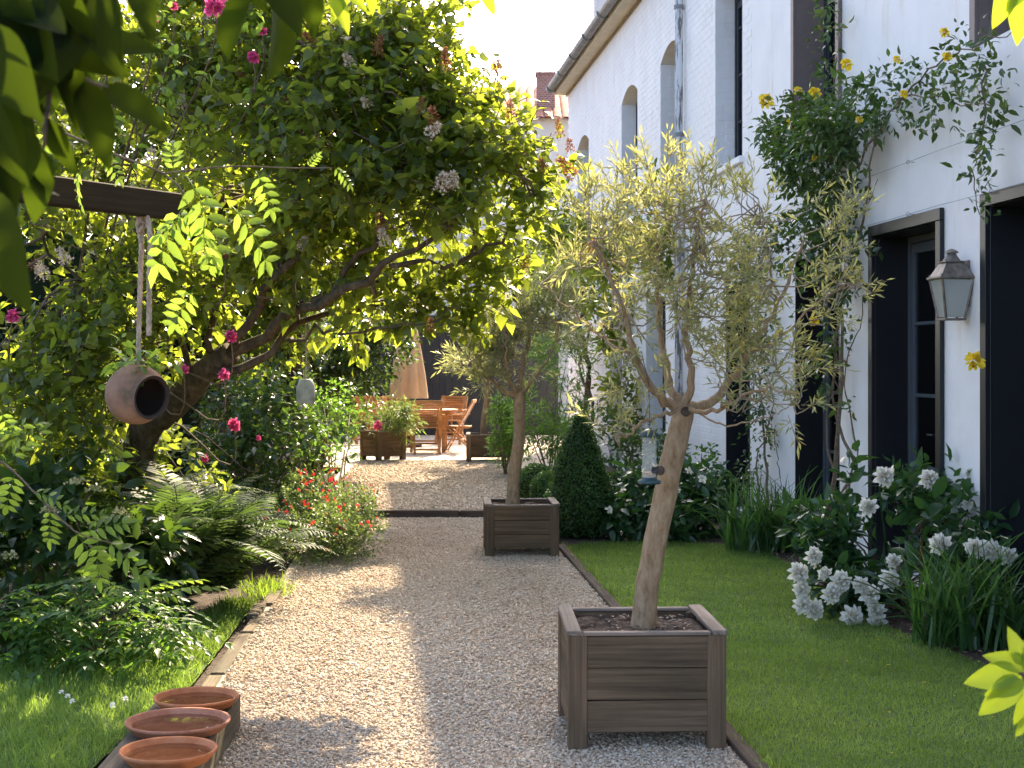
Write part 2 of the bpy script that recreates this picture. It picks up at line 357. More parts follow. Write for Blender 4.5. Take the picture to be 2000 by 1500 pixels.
M['olive_grey'] = leaf_mat('grey_olive_leaf', [(0, (0.12, 0.145, 0.075)), (0.5, (0.20, 0.225, 0.12)), (1, (0.32, 0.34, 0.21))], (0.55, 0.58, 0.20), 0.45, 0.4, 0.45)
M['box'] = leaf_mat('box_leaf', [(0, (0.03, 0.07, 0.018)), (0.6, (0.06, 0.13, 0.03)), (1, (0.10, 0.19, 0.045))], (0.18, 0.36, 0.04), 0.25, 0.35, 0.4)
M['fresh'] = leaf_mat('fresh_leaf', [(0, (0.03, 0.075, 0.018)), (0.6, (0.06, 0.13, 0.03)), (1, (0.10, 0.18, 0.04))], (0.26, 0.50, 0.05), 0.38, 0.42, 0.35)
M['wisteria'] = leaf_mat('wisteria_leaf', [(0, (0.05, 0.11, 0.02)), (0.6, (0.08, 0.16, 0.03)), (1, (0.12, 0.2, 0.04))], (0.34, 0.50, 0.05), 0.46, 0.45, 0.3)
M['fern'] = leaf_mat('fern_leaf', [(0, (0.016, 0.036, 0.013)), (0.6, (0.034, 0.064, 0.024)), (1, (0.07, 0.105, 0.04))], (0.17, 0.28, 0.05), 0.28, 0.6, 0.2)
M['strap'] = leaf_mat('strap_leaf', [(0, (0.02, 0.06, 0.015)), (0.6, (0.04, 0.10, 0.025)), (1, (0.07, 0.14, 0.04))], (0.15, 0.34, 0.05), 0.3, 0.35, 0.4)
M['peonyleaf'] = leaf_mat('peony_leaf', [(0, (0.016, 0.045, 0.018)), (0.6, (0.03, 0.078, 0.026)), (1, (0.06, 0.12, 0.035))], (0.12, 0.30, 0.04), 0.22, 0.3, 0.5)
M['roseleaf'] = leaf_mat('rose_leaf', [(0, (0.03, 0.056, 0.018)), (0.6, (0.06, 0.105, 0.03)), (0.9, (0.12, 0.16, 0.045)), (1, (0.22, 0.10, 0.05))], (0.14, 0.28, 0.03), 0.25, 0.3, 0.5)
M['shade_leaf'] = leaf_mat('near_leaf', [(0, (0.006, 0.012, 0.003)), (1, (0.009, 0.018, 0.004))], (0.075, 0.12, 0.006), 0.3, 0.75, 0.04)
M['lime_leaf'] = leaf_mat('lime_leaf', [(0, (0.13, 0.21, 0.02)), (1, (0.20, 0.28, 0.03))], (0.50, 0.62, 0.03), 0.48, 0.45, 0.3)
M['grass'] = leaf_mat('grass_blade', [(0, (0.065, 0.125, 0.022)), (0.4, (0.12, 0.20, 0.038)), (0.72, (0.18, 0.25, 0.06)), (1, (0.34, 0.32, 0.15))], (0.40, 0.60, 0.08), 0.35, 0.5, 0.25)
M['white_petal'] = leaf_mat('white_petal', [(0, (0.74, 0.62, 0.36)), (0.3, (0.80, 0.74, 0.58)), (1, (0.86, 0.83, 0.74))], (0.85, 0.80, 0.66), 0.3, 0.6, 0.2)
M['pink_petal'] = leaf_mat('pink_petal', [(0, (0.42, 0.03, 0.12)), (1, (0.68, 0.12, 0.28))], (0.85, 0.12, 0.30), 0.4, 0.6, 0.2)
M['yellow_petal'] = leaf_mat('yellow_petal', [(0, (0.72, 0.42, 0.015)), (1, (0.84, 0.64, 0.05))], (0.9, 0.7, 0.05), 0.35, 0.6, 0.2)
M['red_petal'] = leaf_mat('red_petal', [(0, (0.42, 0.012, 0.015)), (1, (0.65, 0.04, 0.04))], (0.8, 0.05, 0.04), 0.35, 0.6, 0.2)
M['brown_floret'] = leaf_mat('withered_floret', [(0, (0.12, 0.045, 0.02)), (0.6, (0.26, 0.11, 0.05)), (1, (0.42, 0.24, 0.12))], (0.5, 0.22, 0.10), 0.3, 0.8, 0.1)
M['pale_floret'] = leaf_mat('pale_floret', [(0, (0.30, 0.17, 0.08)), (0.3, (0.58, 0.46, 0.32)), (1, (0.80, 0.73, 0.58))], (0.75, 0.64, 0.46), 0.3, 0.8, 0.1)
M['salvia'] = leaf_mat('small_pale_leaf', [(0, (0.05, 0.09, 0.025)), (0.6, (0.10, 0.15, 0.045)), (1, (0.20, 0.23, 0.09))], (0.30, 0.42, 0.08), 0.35, 0.45, 0.35)

# ------------------------------------------------------------------ leaf shapes (length along +Y, blade in XY)
def T_(v, f): return np.array(v, float), np.array(f, int)
HEART = T_([(0, 0, 0), (-.30, .06, .05), (-.37, .36, .08), (0, 1, -.14), (.37, .36, .08), (.30, .06, .05), (0, .42, 0)], [(0, 6, 1), (1, 6, 2), (2, 6, 3), (3, 6, 4), (4, 6, 5), (5, 6, 0)])
OVATE = T_([(0, 0, 0), (-.21, .28, .05), (-.19, .62, .04), (0, 1, -.12), (.19, .62, .04), (.21, .28, .05), (0, .5, 0)], [(0, 6, 1), (1, 6, 2), (2, 6, 3), (3, 6, 4), (4, 6, 5), (5, 6, 0)])
OV4 = T_([(0, 0, 0), (-.24, .42, .06), (0, 1, -.06), (.24, .42, .06)], [(0, 2, 1), (0, 3, 2)])
LANCE = T_([(0, 0, 0), (-.095, .5, .03), (0, 1, -.05), (.095, .5, .03)], [(0, 2, 1), (0, 3, 2)])
def leafgrid(n=9, wid=0.42, curl=0.25, fold=0.12, peak=0.38):
    V, Fc = [], []
    for i in range(n):
        t = i / (n - 1); w = wid / 2 * (math.sin(math.pi * t ** (math.log(.5) / math.log(peak))) ** 0.8 + 0.015) * (1 - 0.12 * t)
        z = -curl * t * t
        V += [(-w, t, z + fold * w * 2), (-w * .5, t, z + fold * w * .8), (0, t, z), (w * .5, t, z + fold * w * .8), (w, t, z + fold * w * 2)]
    for i in range(n - 1):
        for j in range(4): a = i * 5 + j; Fc.append((a, a + 1, a + 6, a + 5))
    return np.array(V, float), np.array(Fc, int)
def blade_t(n=6, w=1.0):
    V, Fc = [], []
    for i in range(n + 1): t = i / n; V += [(-w / 2 * (1 - t ** 3), t, 0), (w / 2 * (1 - t ** 3), t, 0)]
    for i in range(n): a = 2 * i; Fc.append((a, a + 1, a + 3, a + 2))
    return np.array(V), np.array(Fc)
UPV = np.array([0, 0, 1.0])

def rand_dirs(n): return nrm(rng.normal(size=(n, 3)))
def clumps(mb, C, Dv, nl, L, tmpl, size, spread=1.0, droop=0.3, up=1.0, jit=0.02, svar=0.25, tone=None, ahead=0.5):
    """twigs at C along Dv with nl leaves each, set round the twig"""
    n = len(C); L = np.broadcast_to(np.asarray(L, float), (n,))
    f = np.linspace(0.12, 1.0, nl)[None] * np.ones((n, 1)) + rng.normal(scale=.04, size=(n, nl))
    pos = C[:, None] + Dv[:, None] * (L[:, None] * f)[..., None] + rng.normal(scale=jit, size=(n, nl, 3))
    ph = rng.random((n, 1)) * 6.283 + np.arange(nl)[None] * 2.4
    q = nrm(np.cross(Dv, rand_dirs(n))); r = np.cross(Dv, q)
    rad = np.cos(ph)[..., None] * q[:, None] + np.sin(ph)[..., None] * r[:, None]
    d = Dv[:, None] * (ahead + f[..., None] ** 3 * 0.8) + rad * spread + rng.normal(scale=.2, size=(n, nl, 3)); d[..., 2] -= droop
    nn = UPV * up + rng.normal(scale=.55, size=(n, nl, 3)) + rad * 0.2
    R = frames(d.reshape(-1, 3), nn.reshape(-1, 3))
    sc = size * (1 + rng.normal(scale=svar, size=n * nl)).clip(.45, 1.7)
    a = rng.random((n, nl))
    if tone is not None: a = (a * 0.6 + tone[:, None] * 0.4).clip(0, 1)
    inst(mb, tmpl, pos.reshape(-1, 3), R, sc, a.ravel())
    return mb
PRISM = T_([(math.cos(a), y, math.sin(a)) for y in (0, 1) for a in (0, 2.094, 4.189)], [(0, 1, 4, 3), (1, 2, 5, 4), (2, 0, 3, 5)])
def twigs(mb, C, Dv, L, r):
    n = len(C); R = frames(Dv, rand_dirs(n)); L = np.broadcast_to(np.asarray(L, float), (n,))
    return inst(mb, PRISM, C, R, np.stack([np.full(n, r), L, np.full(n, r)], -1))
def sn(Pt, s, seed=0):
    g = np.random.default_rng(seed); o = np.zeros(len(Pt))
    for k in range(6):
        w = g.normal(size=3) * s * (1 + .35 * k); o += np.sin(Pt @ w + g.random() * 6.28) / (1 + .35 * k)
    return o / 3.0
def blobs_points(B, dens, cull=-0.25, ns=2.2, seed=3, shell=0.45):
    """points in ellipsoids B = (centre, radii); more towards the outside; culled by a 3D noise so gaps open"""
    Ps, Ds = [], []
    for c, r in B:
        n = max(3, int(dens * (r[0] * r[2]) * 6.8))
        d = rand_dirs(n); k = rng.random(n) ** shell
        Ps.append(c + d * r * k[:, None]); Ds.append(d)
    Pt, D = np.vstack(Ps), np.vstack(Ds); keep = sn(Pt, ns, seed) > cull
    return Pt[keep], D[keep]
def PB(lst, depth=1.0):
    """(u, v, distance, radius px[, vertical radius px]) -> centre, radii in metres"""
    out = []
    for b in lst:
        u, v, D, r = b[:4]; rv = b[4] if len(b) > 4 else r
        out.append((P(u, v, D), np.array([r, r * depth, rv]) * D / F))
    return out
def spline(pts, n=14):
    pts = np.asarray(pts, float); m = len(pts); t = np.linspace(0, m - 1, n); out = []
    for x in t:
        i = min(int(x), m - 2); f = x - i
        p0, p1, p2, p3 = pts[max(i - 1, 0)], pts[i], pts[i + 1], pts[min(i + 2, m - 1)]
        out.append(0.5 * (2 * p1 + (p2 - p0) * f + (2 * p0 - 5 * p1 + 4 * p2 - p3) * f * f + (3 * p1 - p0 - 3 * p2 + p3) * f ** 3))
    return np.array(out)
def in_poly(x, y, poly):
    poly = np.asarray(poly); ins = np.zeros(len(x), bool); j = len(poly) - 1
    for i in range(len(poly)):
        xi, yi = poly[i][:2]; xj, yj = poly[j][:2]
        c = ((yi > y) != (yj > y)) & (x < (xj - xi) * (y - yi) / (yj - yi + 1e-12) + xi); ins ^= c; j = i
    return ins
# ------------------------------------------------------------------ the ground
def sheet(name, poly, z, mat, label=None, sub=0, parent=None):
    V = np.array([(x, y, z) for x, y in poly], float); mb = MB(); mb.polys(V, [tuple(range(len(poly)))])
    o = build(name, mb, mat); o["kind"] = "structure"
    if label: o["label"] = label
    return o
sheet('ground', [(-300, -60), (300, -60), (300, 900), (-300, 900)], -0.03, M['ground'], 'bare brown earth under the planting of the garden')
STEP_Y = 15.4; TZ = 0.06
sheet('gravel_path', [(pathL(2), 2), (pathR(2), 2), (pathR(STEP_Y), STEP_Y), (pathL(STEP_Y) - .1, STEP_Y)], 0.0, M['gravel_bed'], 'pale gravel path running towards the timber step')
sheet('terrace', [(-2.15, STEP_Y + .08), (0.35, STEP_Y + .08), (0.1, 21.5), (1.2, 23.5), (1.2, 31.9), (-6, 31.9), (-6, 24), (-2.5, 22)], TZ, M['gravel_bed'], 'raised gravel terrace beyond the timber step')
LAWN = [(pathR(2) + .09, 2), (2.85, 2), (2.75, 5), (2.60, 7.3), (2.50, 7.9), (2.33, 8.7), (2.18, 9.9), (2.22, 11.5), (2.17, 12.6), (1.86, 13.15), (1.2, 13.35), (0.62, 13.2), (pathR(12.9) + .09, 12.9)]
sheet('lawn', LAWN, 0.0, M['turf'], 'mown green lawn in the shade of the white house')
LAWN2 = [(-2.6, 2.5), (-1.62, 2.5), (-1.66, 6.5), (pathL(7) - .12, 6.6), (pathL(10) - .12, 10.0), (-1.95, 10.0), (-2.0, 8.6), (-2.35, 7.9), (-3.6, 7.7), (-4, 5)]
sheet('left_lawn', LAWN2, 0.004, M['turf'], 'dappled grass around the terracotta saucers')
BED = [(2.85, 2), (3.7, 2), (1.7, 22), (0.2, 22), (0.45, 15.45), (0.45, 13.0), (0.62, 13.2), (1.2, 13.35), (1.86, 13.15), (2.17, 12.6), (2.22, 11.5), (2.18, 9.9), (2.33, 8.7), (2.50, 7.9), (2.60, 7.3), (2.75, 5)]
sheet('planting_bed', BED, -0.004, M['soil'], 'brown planting bed with bark litter along the white house')

def gravel(name, label, area, dens, size, tri, z):
    """area: f(Y) -> xL, xR over Y range"""
    (y0, y1), fl = area; mb = MB()
    icoV, icoF = [], []
    bm = bmesh.new()
    if tri == 20: bmesh.ops.create_icosphere(bm, subdivisions=1, radius=0.5)
    else:
        for v in ((.5, 0, 0), (-.5, 0, 0), (0, .5, 0), (0, -.5, 0), (0, 0, .5), (0, 0, -.5)): bm.verts.new(v)
        bm.verts.ensure_lookup_table()
        for a in (0, 1):
            for b in (2, 3):
                for c in (4, 5): bm.faces.new([bm.verts[a], bm.verts[b], bm.verts[c]] if (a + b + c) % 2 else [bm.verts[b], bm.verts[a], bm.verts[c]])
    bm.verts.index_update(); base = np.array([v.co[:] for v in bm.verts]); fc = np.array([[v.index for v in f.verts] for f in bm.faces]); bm.free()
    n = int(dens * (y1 - y0) * 2.1)
    Y = rng.uniform(y0, y1, n); xl, xr = fl(Y); X = xl + (xr - xl) * rng.random(n)
    lim = pathR(Y) - pathL(Y)
    for k in range(4):
        t = base * (1 + rng.normal(scale=.16, size=(len(base), 1))) * np.array([1.0, .76, .46]); s = slice(k, None, 4); m = len(X[s])
        d = rng.normal(size=(m, 3)); d[:, 2] *= .25; nn = UPV + rng.normal(scale=.35, size=(m, 3))
        sc = size * rng.lognormal(0, .28, m).clip(.5, 1.9)
        pos = np.stack([X[s], Y[s], z + sc * .16 + rng.random(m) * size * .25], -1)
        inst(mb, (t, fc), pos, frames(d, nn), sc, (rng.random(m) * .8 + .1 + .16 * sn(pos, 2.4, 17) + .1 * sn(pos, 8, 18)).clip(0, 1))
    o = build(name, mb, M['stone']); o["kind"] = "stuff"; o["label"] = label; return o
gravel('gravel', 'rounded pale cream and pinkish stones covering the near path', ((4.6, 6.9), lambda Y: (pathL(Y), pathR(Y) + .02)), 8600, 0.0175, 8, 0.0)
gravel('gravel', 'pale gravel covering the path up to the timber step', ((6.9, STEP_Y - .02), lambda Y: (pathL(Y), pathR(Y) + .02)), 5400, 0.0195, 8, 0.0)
gravel('gravel', 'sunlit gravel on the raised terrace behind the step', ((STEP_Y + .1, 23.5), lambda Y: (-2.15 - .03 * (Y - 15), 0.35 - .04 * (Y - 15.4))), 1300, 0.034, 8, TZ)

def grass(name, label, poly, dens, y0, y1, hgt, wid, z=0.0):
    poly = np.asarray(poly); x0, x1 = poly[:, 0].min(), poly[:, 0].max()
    n = int(dens * (x1 - x0) * (y1 - y0)); x = rng.uniform(x0, x1, n); y = rng.uniform(y0, y1, n); k = in_poly(x, y, poly)
    x, y = x[k], y[k]; n = len(x); mb = MB()
    t = T_([(-.5, 0, 0), (.5, 0, 0), (-.35, .55, .08), (.35, .55, .08), (0, 1, .32)], [(0, 1, 3), (0, 3, 2), (2, 3, 4)])
    d = np.stack([rng.normal(scale=.42, size=n), rng.normal(scale=.42, size=n), np.ones(n)], -1); nn = rng.normal(size=(n, 3)); nn[:, 2] = 0
    hh = hgt * rng.lognormal(0, .25, n); pos = np.stack([x, y, np.full(n, z - .004)], -1)
    patch = sn(pos, 2.2, 11) * .4 + sn(pos, 0.9, 5) * .4 + sn(pos, 7, 6) * .25
    a = (rng.random(n) * .6 + .2 + patch * .6).clip(0, 1)
    inst(mb, t, pos, frames(d, nn), np.stack([wid * rng.uniform(.7, 1.3, n), hh, hh], -1), a)
    o = build(name, mb, M['grass']); o["kind"] = "stuff"; o["label"] = label; return o
grass('grass', 'short green grass blades of the shaded lawn near the planters', LAWN, 9000, 4.9, 8.6, 0.025, 0.004)
grass('grass', 'short green grass blades at the far end of the shaded lawn', LAWN, 5200, 8.6, 13.4, 0.026, 0.0055)
grass('grass', 'longer dappled grass blades beside the terracotta saucers', LAWN2, 5200, 4.6, 10.0, 0.05, 0.0055, 0.004)

def lump_soil(w, d, n=12, amp=0.012):
    mb = MB(); xs = np.linspace(-w / 2, w / 2, n); ys = np.linspace(-d / 2, d / 2, n); gx, gy = np.meshgrid(xs, ys)
    gz = rng.normal(scale=amp, size=gx.shape); V = np.stack([gx, gy, gz], -1).reshape(-1, 3)
    q = [(i * n + j, i * n + j + 1, (i + 1) * n + j + 1, (i + 1) * n + j) for i in range(n - 1) for j in range(n - 1)]
    mb.polys(V, q); return mb
# edging boards along the path
def board_between(name, p0, p1, w, h, z0, mat, parent, jog=0.0):
    p0, p1 = np.array(p0, float), np.array(p1, float); d = p1 - p0; L = np.linalg.norm(d); ang = math.atan2(d[1], d[0])
    mb = MB(); mb.box((0, 0, 0), (L - .012, w, h), ch=.006)
    c = (p0 + p1) / 2 - np.array(parent.location)[:2]
    return link(name, mesh_from(name, *mb.arrays()), mat, parent, (c[0], c[1], z0 + h / 2 - parent.location[2]), (0, 0, ang))
ed = thing('timber_edging', 'weathered timber edging boards between gravel path and shaded lawn', 'edging', (pathR(5), 5, 0))
ys = [3.0, 5.2, 7.6, 10.0, 12.9]
for a_, b_ in zip(ys, ys[1:]): board_between('board', (pathR(a_) + .045 + rng.normal(scale=.004), a_), (pathR(b_) + .045, b_), .07, .11, -.075, M['sleeper'], ed)
ed = thing('timber_edging', 'stepped mossy timber edging boards beside fern and dappled grass', 'edging', (pathL(7), 7, 0))
for (a_, b_, off, zz) in ((6.45, 7.6, .05, .008), (7.62, 8.75, .045, .012), (8.78, 9.35, .035, .016), (9.3, 9.75, .07, .03), (9.78, 10.4, .03, .022)):
    board_between('board', (pathL(a_) - off, a_), (pathL(b_) - off, b_), .075, .14, zz - .14, M['edging'], ed)
st = thing('timber_step', 'dark timber sleeper forming a low step across the gravel path', 'step', (-.8, STEP_Y, 0))
board_between('board', (-2.05, STEP_Y + .02), (-.55, STEP_Y + .02), .12, .09, -.01, M['sleeper'], st)
board_between('board', (-.54, STEP_Y + .02), (.55, STEP_Y + .02), .12, .088, -.01, M['sleeper'], st)

# ------------------------------------------------------------------ the white house (s along wall, y outwards to the garden, z up)
HA = math.atan2(1, WSL)
house = thing('house', 'long white painted brick house with black doors, arched upper windows and zinc gutter', 'house', (WX0, 0, 0), HA)
S0, S1, ZE = -4.0, 28.25, 6.74
def ws(u): return WY(u) * WN
OPS = {  # name: s0, s1, z0, z1, arch rise, depth
 'door_a': (7.55, ws(1932), 0.04, 2.60, 0, .30), 'door_b': (ws(1838), ws(1709), 0.04, 2.585, 0, .26), 'door_c': (ws(1640), ws(1553), 0.04, 2.55, 0, .26),
 'win_d': (ws(1465), ws(1418), 0.06, 2.45, 0, .24), 'win_e': (ws(1300), ws(1262), 0.06, 2.45, 0, .24), 'win_f': (ws(1215), ws(1190), .06, 2.45, 0, .24),
 'up_1': (ws(1640), ws(1555), 3.62, 5.95, 0, .26), 'up_2': (ws(1450), ws(1397), 3.74, 5.80, .16, .23), 'up_3': (ws(1330), ws(1290), 3.74, 5.68, .16, .23),
 'up_4': (ws(1245), ws(1214), 3.74, 5.66, .16, .23), 'up_5': (ws(1150), ws(1128), 3.74, 5.63, .16, .23), 'up_0': (8.3, 9.5, 3.62, 5.95, 0, .26)}
TH = .34
mb = MB()
sx = sorted({S0, S1, *[o[0] for o in OPS.values()], *[o[1] for o in OPS.values()]}); zx = sorted({-.05, ZE, *[o[2] for o in OPS.values()], *[o[3] for o in OPS.values()]})
for a_, b_ in zip(sx, sx[1:]):
    for c_, d_ in zip(zx, zx[1:]):
        m_, n_ = (a_ + b_) / 2, (c_ + d_) / 2
        if any(o[0] < m_ < o[1] and o[2] < n_ < o[3] for o in OPS.values()): continue
        mb.polys([(a_, 0, c_), (b_, 0, c_), (b_, 0, d_), (a_, 0, d_)], [(0, 1, 2, 3)])
ARCS = {}
for k, (a_, b_, c_, d_, r_, dp) in OPS.items():
    ns = 10 if r_ else 1; top = [(a_ + (b_ - a_) * i / ns, d_ - r_ * (2 * i / ns - 1) ** 2 if r_ else d_) for i in range(ns + 1)]
    ARCS[k] = top
    loop = [(a_, c_)] + top + [(b_, c_)]
    for (p, q) in zip(loop, loop[1:] + loop[:1]): mb.polys([(p[0], 0, p[1]), (q[0], 0, q[1]), (q[0], -TH, q[1]), (p[0], -TH, p[1])], [(0, 1, 2, 3)])
    if r_:
        for (p, q) in zip(top, top[1:]): mb.polys([(p[0], 0, p[1]), (q[0], 0, q[1]), (q[0], 0, d_), (p[0], 0, d_)], [(0, 1, 2, 3)])
# far gable end, near end and inner faces
GD = 8.0
mb.polys([(S1, 0, -.05), (S1, -GD, -.05), (S1, -GD, ZE), (S1, -GD / 2, ZE + GD / 2 * .75), (S1, 0, ZE)], [(0, 1, 2, 3, 4)])
mb.polys([(S0, 0, -.05), (S0, -GD, -.05), (S0, -GD, ZE), (S0, -GD / 2, ZE + GD / 2 * .75), (S0, 0, ZE)], [(0, 1, 2, 3, 4)])
mb.polys([(S0, -GD, -.05), (S1, -GD, -.05), (S1, -GD, ZE), (S0, -GD, ZE)], [(0, 1, 2, 3)])
build('wall', mb, M['white'], house)
# dark rooms behind the openings
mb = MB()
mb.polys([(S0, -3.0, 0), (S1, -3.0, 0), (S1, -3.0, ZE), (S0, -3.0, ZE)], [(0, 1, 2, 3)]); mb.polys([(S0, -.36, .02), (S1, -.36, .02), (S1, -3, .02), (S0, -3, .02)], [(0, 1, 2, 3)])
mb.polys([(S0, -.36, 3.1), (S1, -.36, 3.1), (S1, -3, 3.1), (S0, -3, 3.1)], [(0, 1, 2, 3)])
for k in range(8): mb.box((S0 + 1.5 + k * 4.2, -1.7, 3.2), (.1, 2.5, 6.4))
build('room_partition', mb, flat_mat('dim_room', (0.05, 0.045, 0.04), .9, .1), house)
# painted bricks, a little proud of the joints, from the smooth render to the far end
BS0 = ws(1468); bl, bh, jt = .215, .066, .011
bme = mesh_from('brick', *(lambda m: m.arrays())(MB().box((0, 0, 0), (bl, .008, bh), ch=.003)))
half = mesh_from('brick', *(lambda m: m.arrays())(MB().box((0, 0, 0), (bl / 2 - jt / 2, .008, bh), ch=.003)))
far_b = MB(); cand = []
row = 0; z = .05
while z < ZE - .1:
    s = BS0 + (0 if row % 2 else -(bl + jt) / 2)
    while s < S1 - .1:
        c = s + bl / 2; zc = z + bh / 2
        if c - bl / 2 >= BS0 - .001 and not any(o[0] - bl / 2 < c < o[1] + bl / 2 and o[2] - bh < zc < o[3] + bh / 2 for o in OPS.values()): cand.append((c, zc))
        s += bl + jt
    z += bh + jt; row += 1
vis = sorted([q for q in cand if 2.6 < q[1] < 5.45], key=lambda q: q[0])[:290]; vset = set(vis)
bricks = link('brickwork', mesh_from('brickwork', *MB().box((BS0 + .0015, .0005, ZE / 2), (.003, .001, ZE - .2)).arrays()), M['white'], house)
for (c, zc) in vis: link('brick', bme, M['white'], bricks, (c, -.0016 + rng.normal(scale=.0008), zc))
V8, f8 = cbox((bl, .008, bh), .003); tri = []
keep = [f for f in f8 if V8[list(f)][:, 1].mean() > -.001]
for (c, zc) in cand:
    if (c, zc) in vset: continue
    far_b.polys(V8 + np.array([c, -.0016 + rng.normal(scale=.0008), zc]), keep)
o = build('brick_field', far_b, M['white'], bricks); o["kind"] = "stuff"
# brick reveals of the second upper window
for k in ('up_2', 'up_3'):
    a_, b_, c_, d_, r_, dp = OPS[k]; z = c_ + .02; row = 0; mbj = MB()
    while z < d_ - r_ - .08:
        y = -.01 - (0 if row % 2 else .11)
        while y > -.22:
            l = min(.205, y + .225)
            if l > .04: mbj.box((b_ - .001, y - l / 2, z + bh / 2), (.006, l, bh), ch=.002)
            y -= .216
        z += bh + jt; row += 1
    o = build('reveal_brick', mbj, M['white'], house); o["kind"] = "stuff"
# openings: casings, linings, frames, glazing bars, panes
def slab(name, s0, s1, y0, y1, z0, z1, mat, parent, ch=.003):
    mb = MB(); mb.box((0, 0, 0), (abs(s1 - s0), abs(y1 - y0), abs(z1 - z0)), ch=ch)
    return link(name, mesh_from(name, *mb.arrays()), mat, parent, ((s0 + s1) / 2, (y0 + y1) / 2, (z0 + z1) / 2))
def door(key, name, lining, frame, casing, bars, leaves=2, label=None):
    a_, b_, c_, d_, r_, dp = OPS[key]
    door_o = link(name, mesh_from(name, *MB().box((0, 0, 0), (b_ - a_ - .02, .05, .03)).arrays()), frame, house, ((a_ + b_) / 2, -dp - .01, c_ + .016), label=label)
    ox, oy, oz = door_o.location
    def sl(n, s0, s1, y0, y1, z0, z1, m, ch=.003): return slab(n, s0 - ox, s1 - ox, y0 - oy, y1 - oy, z0 - oz, z1 - oz, m, door_o, ch)
    if casing:
        cw = .085
        sl('casing', a_ - cw + .02, a_ + .02, .004, .034, c_, d_ - .02, casing); sl('casing', b_ - .02, b_ + cw - .02, .004, .034, c_, d_ - .02, casing)
        sl('casing', a_ - cw + .02, b_ + cw - .02, .004, .036, d_ - .018, d_ + cw - .02, casing)
    if lining:
        sl('lining', b_ - .022, b_ - .003, -dp, .003, c_, d_ - .024, lining); sl('lining', a_ + .003, a_ + .022, -dp, .003, c_, d_ - .024, lining)
        sl('lining', a_ + .003, b_ - .003, -dp, .003, d_ - .022, d_ - .003, lining)
    in_ = .024 if lining else .004; tp = ARCS[key]; zt = d_ - (r_ if r_ else 0) - in_
    ys_, ye_ = -dp + .012, -dp - .045; fw = .05
    sl('frame', a_ + in_, a_ + in_ + fw, ys_, ye_, c_ + .01, zt, frame); sl('frame', b_ - in_ - fw, b_ - in_, ys_, ye_, c_ + .01, zt, frame)
    sl('frame', a_ + in_ + fw, b_ - in_ - fw, ys_, ye_, zt - fw, zt, frame)
    if r_:
        mbh = MB(); pts = [(p[0] - ox, p[1] - .002 - oz) for p in tp]; zb = zt - oz - .001
        for (p, q) in zip(pts, pts[1:]):
            Vv = [(p[0], ys_ - oy, zb), (q[0], ys_ - oy, zb), (q[0], ys_ - oy, q[1]), (p[0], ys_ - oy, p[1]), (p[0], ye_ - oy, zb), (q[0], ye_ - oy, zb), (q[0], ye_ - oy, q[1]), (p[0], ye_ - oy, p[1])]
            mbh.polys(Vv, [(0, 1, 2, 3), (4, 5, 6, 7)])
        link('arch_panel', mesh_from('arch_panel', *mbh.arrays()), frame, door_o)
    x0, x1 = a_ + in_ + fw + .004, b_ - in_ - fw - .004; z0, z1 = c_ + .035, zt - fw - .004; lw = (x1 - x0) / leaves; sw = .062
    for i in range(leaves):
        l0, l1 = x0 + i * lw + .002, x0 + (i + 1) * lw - .002; yo, yi = -dp + .004, -dp - .038
        sl('stile', l0, l0 + sw, yo, yi, z0, z1, frame); sl('stile', l1 - sw, l1, yo, yi, z0, z1, frame)
        sl('rail', l0 + sw, l1 - sw, yo, yi, z0, z0 + .10, frame); sl('rail', l0 + sw, l1 - sw, yo, yi, z1 - .075, z1, frame)
        zz = [z0 + .10] + [c_ + f * (d_ - c_) for f in bars] + [z1 - .075]
        for q in zz[1:-1]: sl('glazing_bar', l0 + sw, l1 - sw, yo - .003, yi + .003, q - .013, q + .013, frame)
        for q0, q1 in zip(zz, zz[1:]): sl('pane', l0 + sw - .002, l1 - sw + .002, -dp - .016, -dp - .020, q0, q1, M['pane'], 0)
    if name == 'door' and leaves == 2:
        mbk = MB(); m_ = (x0 + x1) / 2 - ox; zk = 1.08 - oz
        mbk.tube([(m_ + .03, -dp + .004 - oy, zk), (m_ + .03, -dp + .05 - oy, zk), (m_ + .12, -dp + .055 - oy, zk)], .008, 6)
        link('handle', mesh_from('handle', *mbk.arrays()), M['black'], door_o)
    return door_o
bars4 = [.308, .519, .731]
door('door_a', 'door', M['black'], M['black'], M['black'], bars4); door('door_b', 'door', M['black'], M['frame'], M['black'], bars4); door('door_c', 'door', M['black'], M['frame'], None, bars4)
door('win_d', 'window', M['black'], M['dark_metal'], None, [.2, .4, .6, .8], 1); door('win_e', 'window', None, M['dark_metal'], None, [.2, .4, .6, .8], 1); door('win_f', 'window', None, M['dark_metal'], None, [.2, .4, .6, .8], 1)
door('up_1', 'window', M['taupe'], M['dark_metal'], M['taupe'], [.3, .62]); door('up_0', 'window', M['taupe'], M['dark_metal'], M['taupe'], [.3, .62])
for k in ('up_2', 'up_3', 'up_4', 'up_5'): door(k, 'window', None, M['dark_metal'], None, [.25, .5, .75], 2)
for k in ('up_1', 'up_2', 'up_3', 'up_4', 'up_5'):
    a_, b_, c_ = OPS[k][:3]; slab('sill', a_ - .06, b_ + .06, -.22, .05, c_ - .075, c_ - .004, M['white'], house, .006)
for k in ('door_a', 'door_b', 'door_c', 'win_d'):
    a_, b_, c_ = OPS[k][:3]; slab('threshold', a_ - .04, b_ + .04, -.25, .12, -.04, c_ - .004, noise_mat('threshold_stone', [(0.3, (.2, .2, .2)), (.7, (.36, .35, .33))], (9, 9, 9)), house, .006)
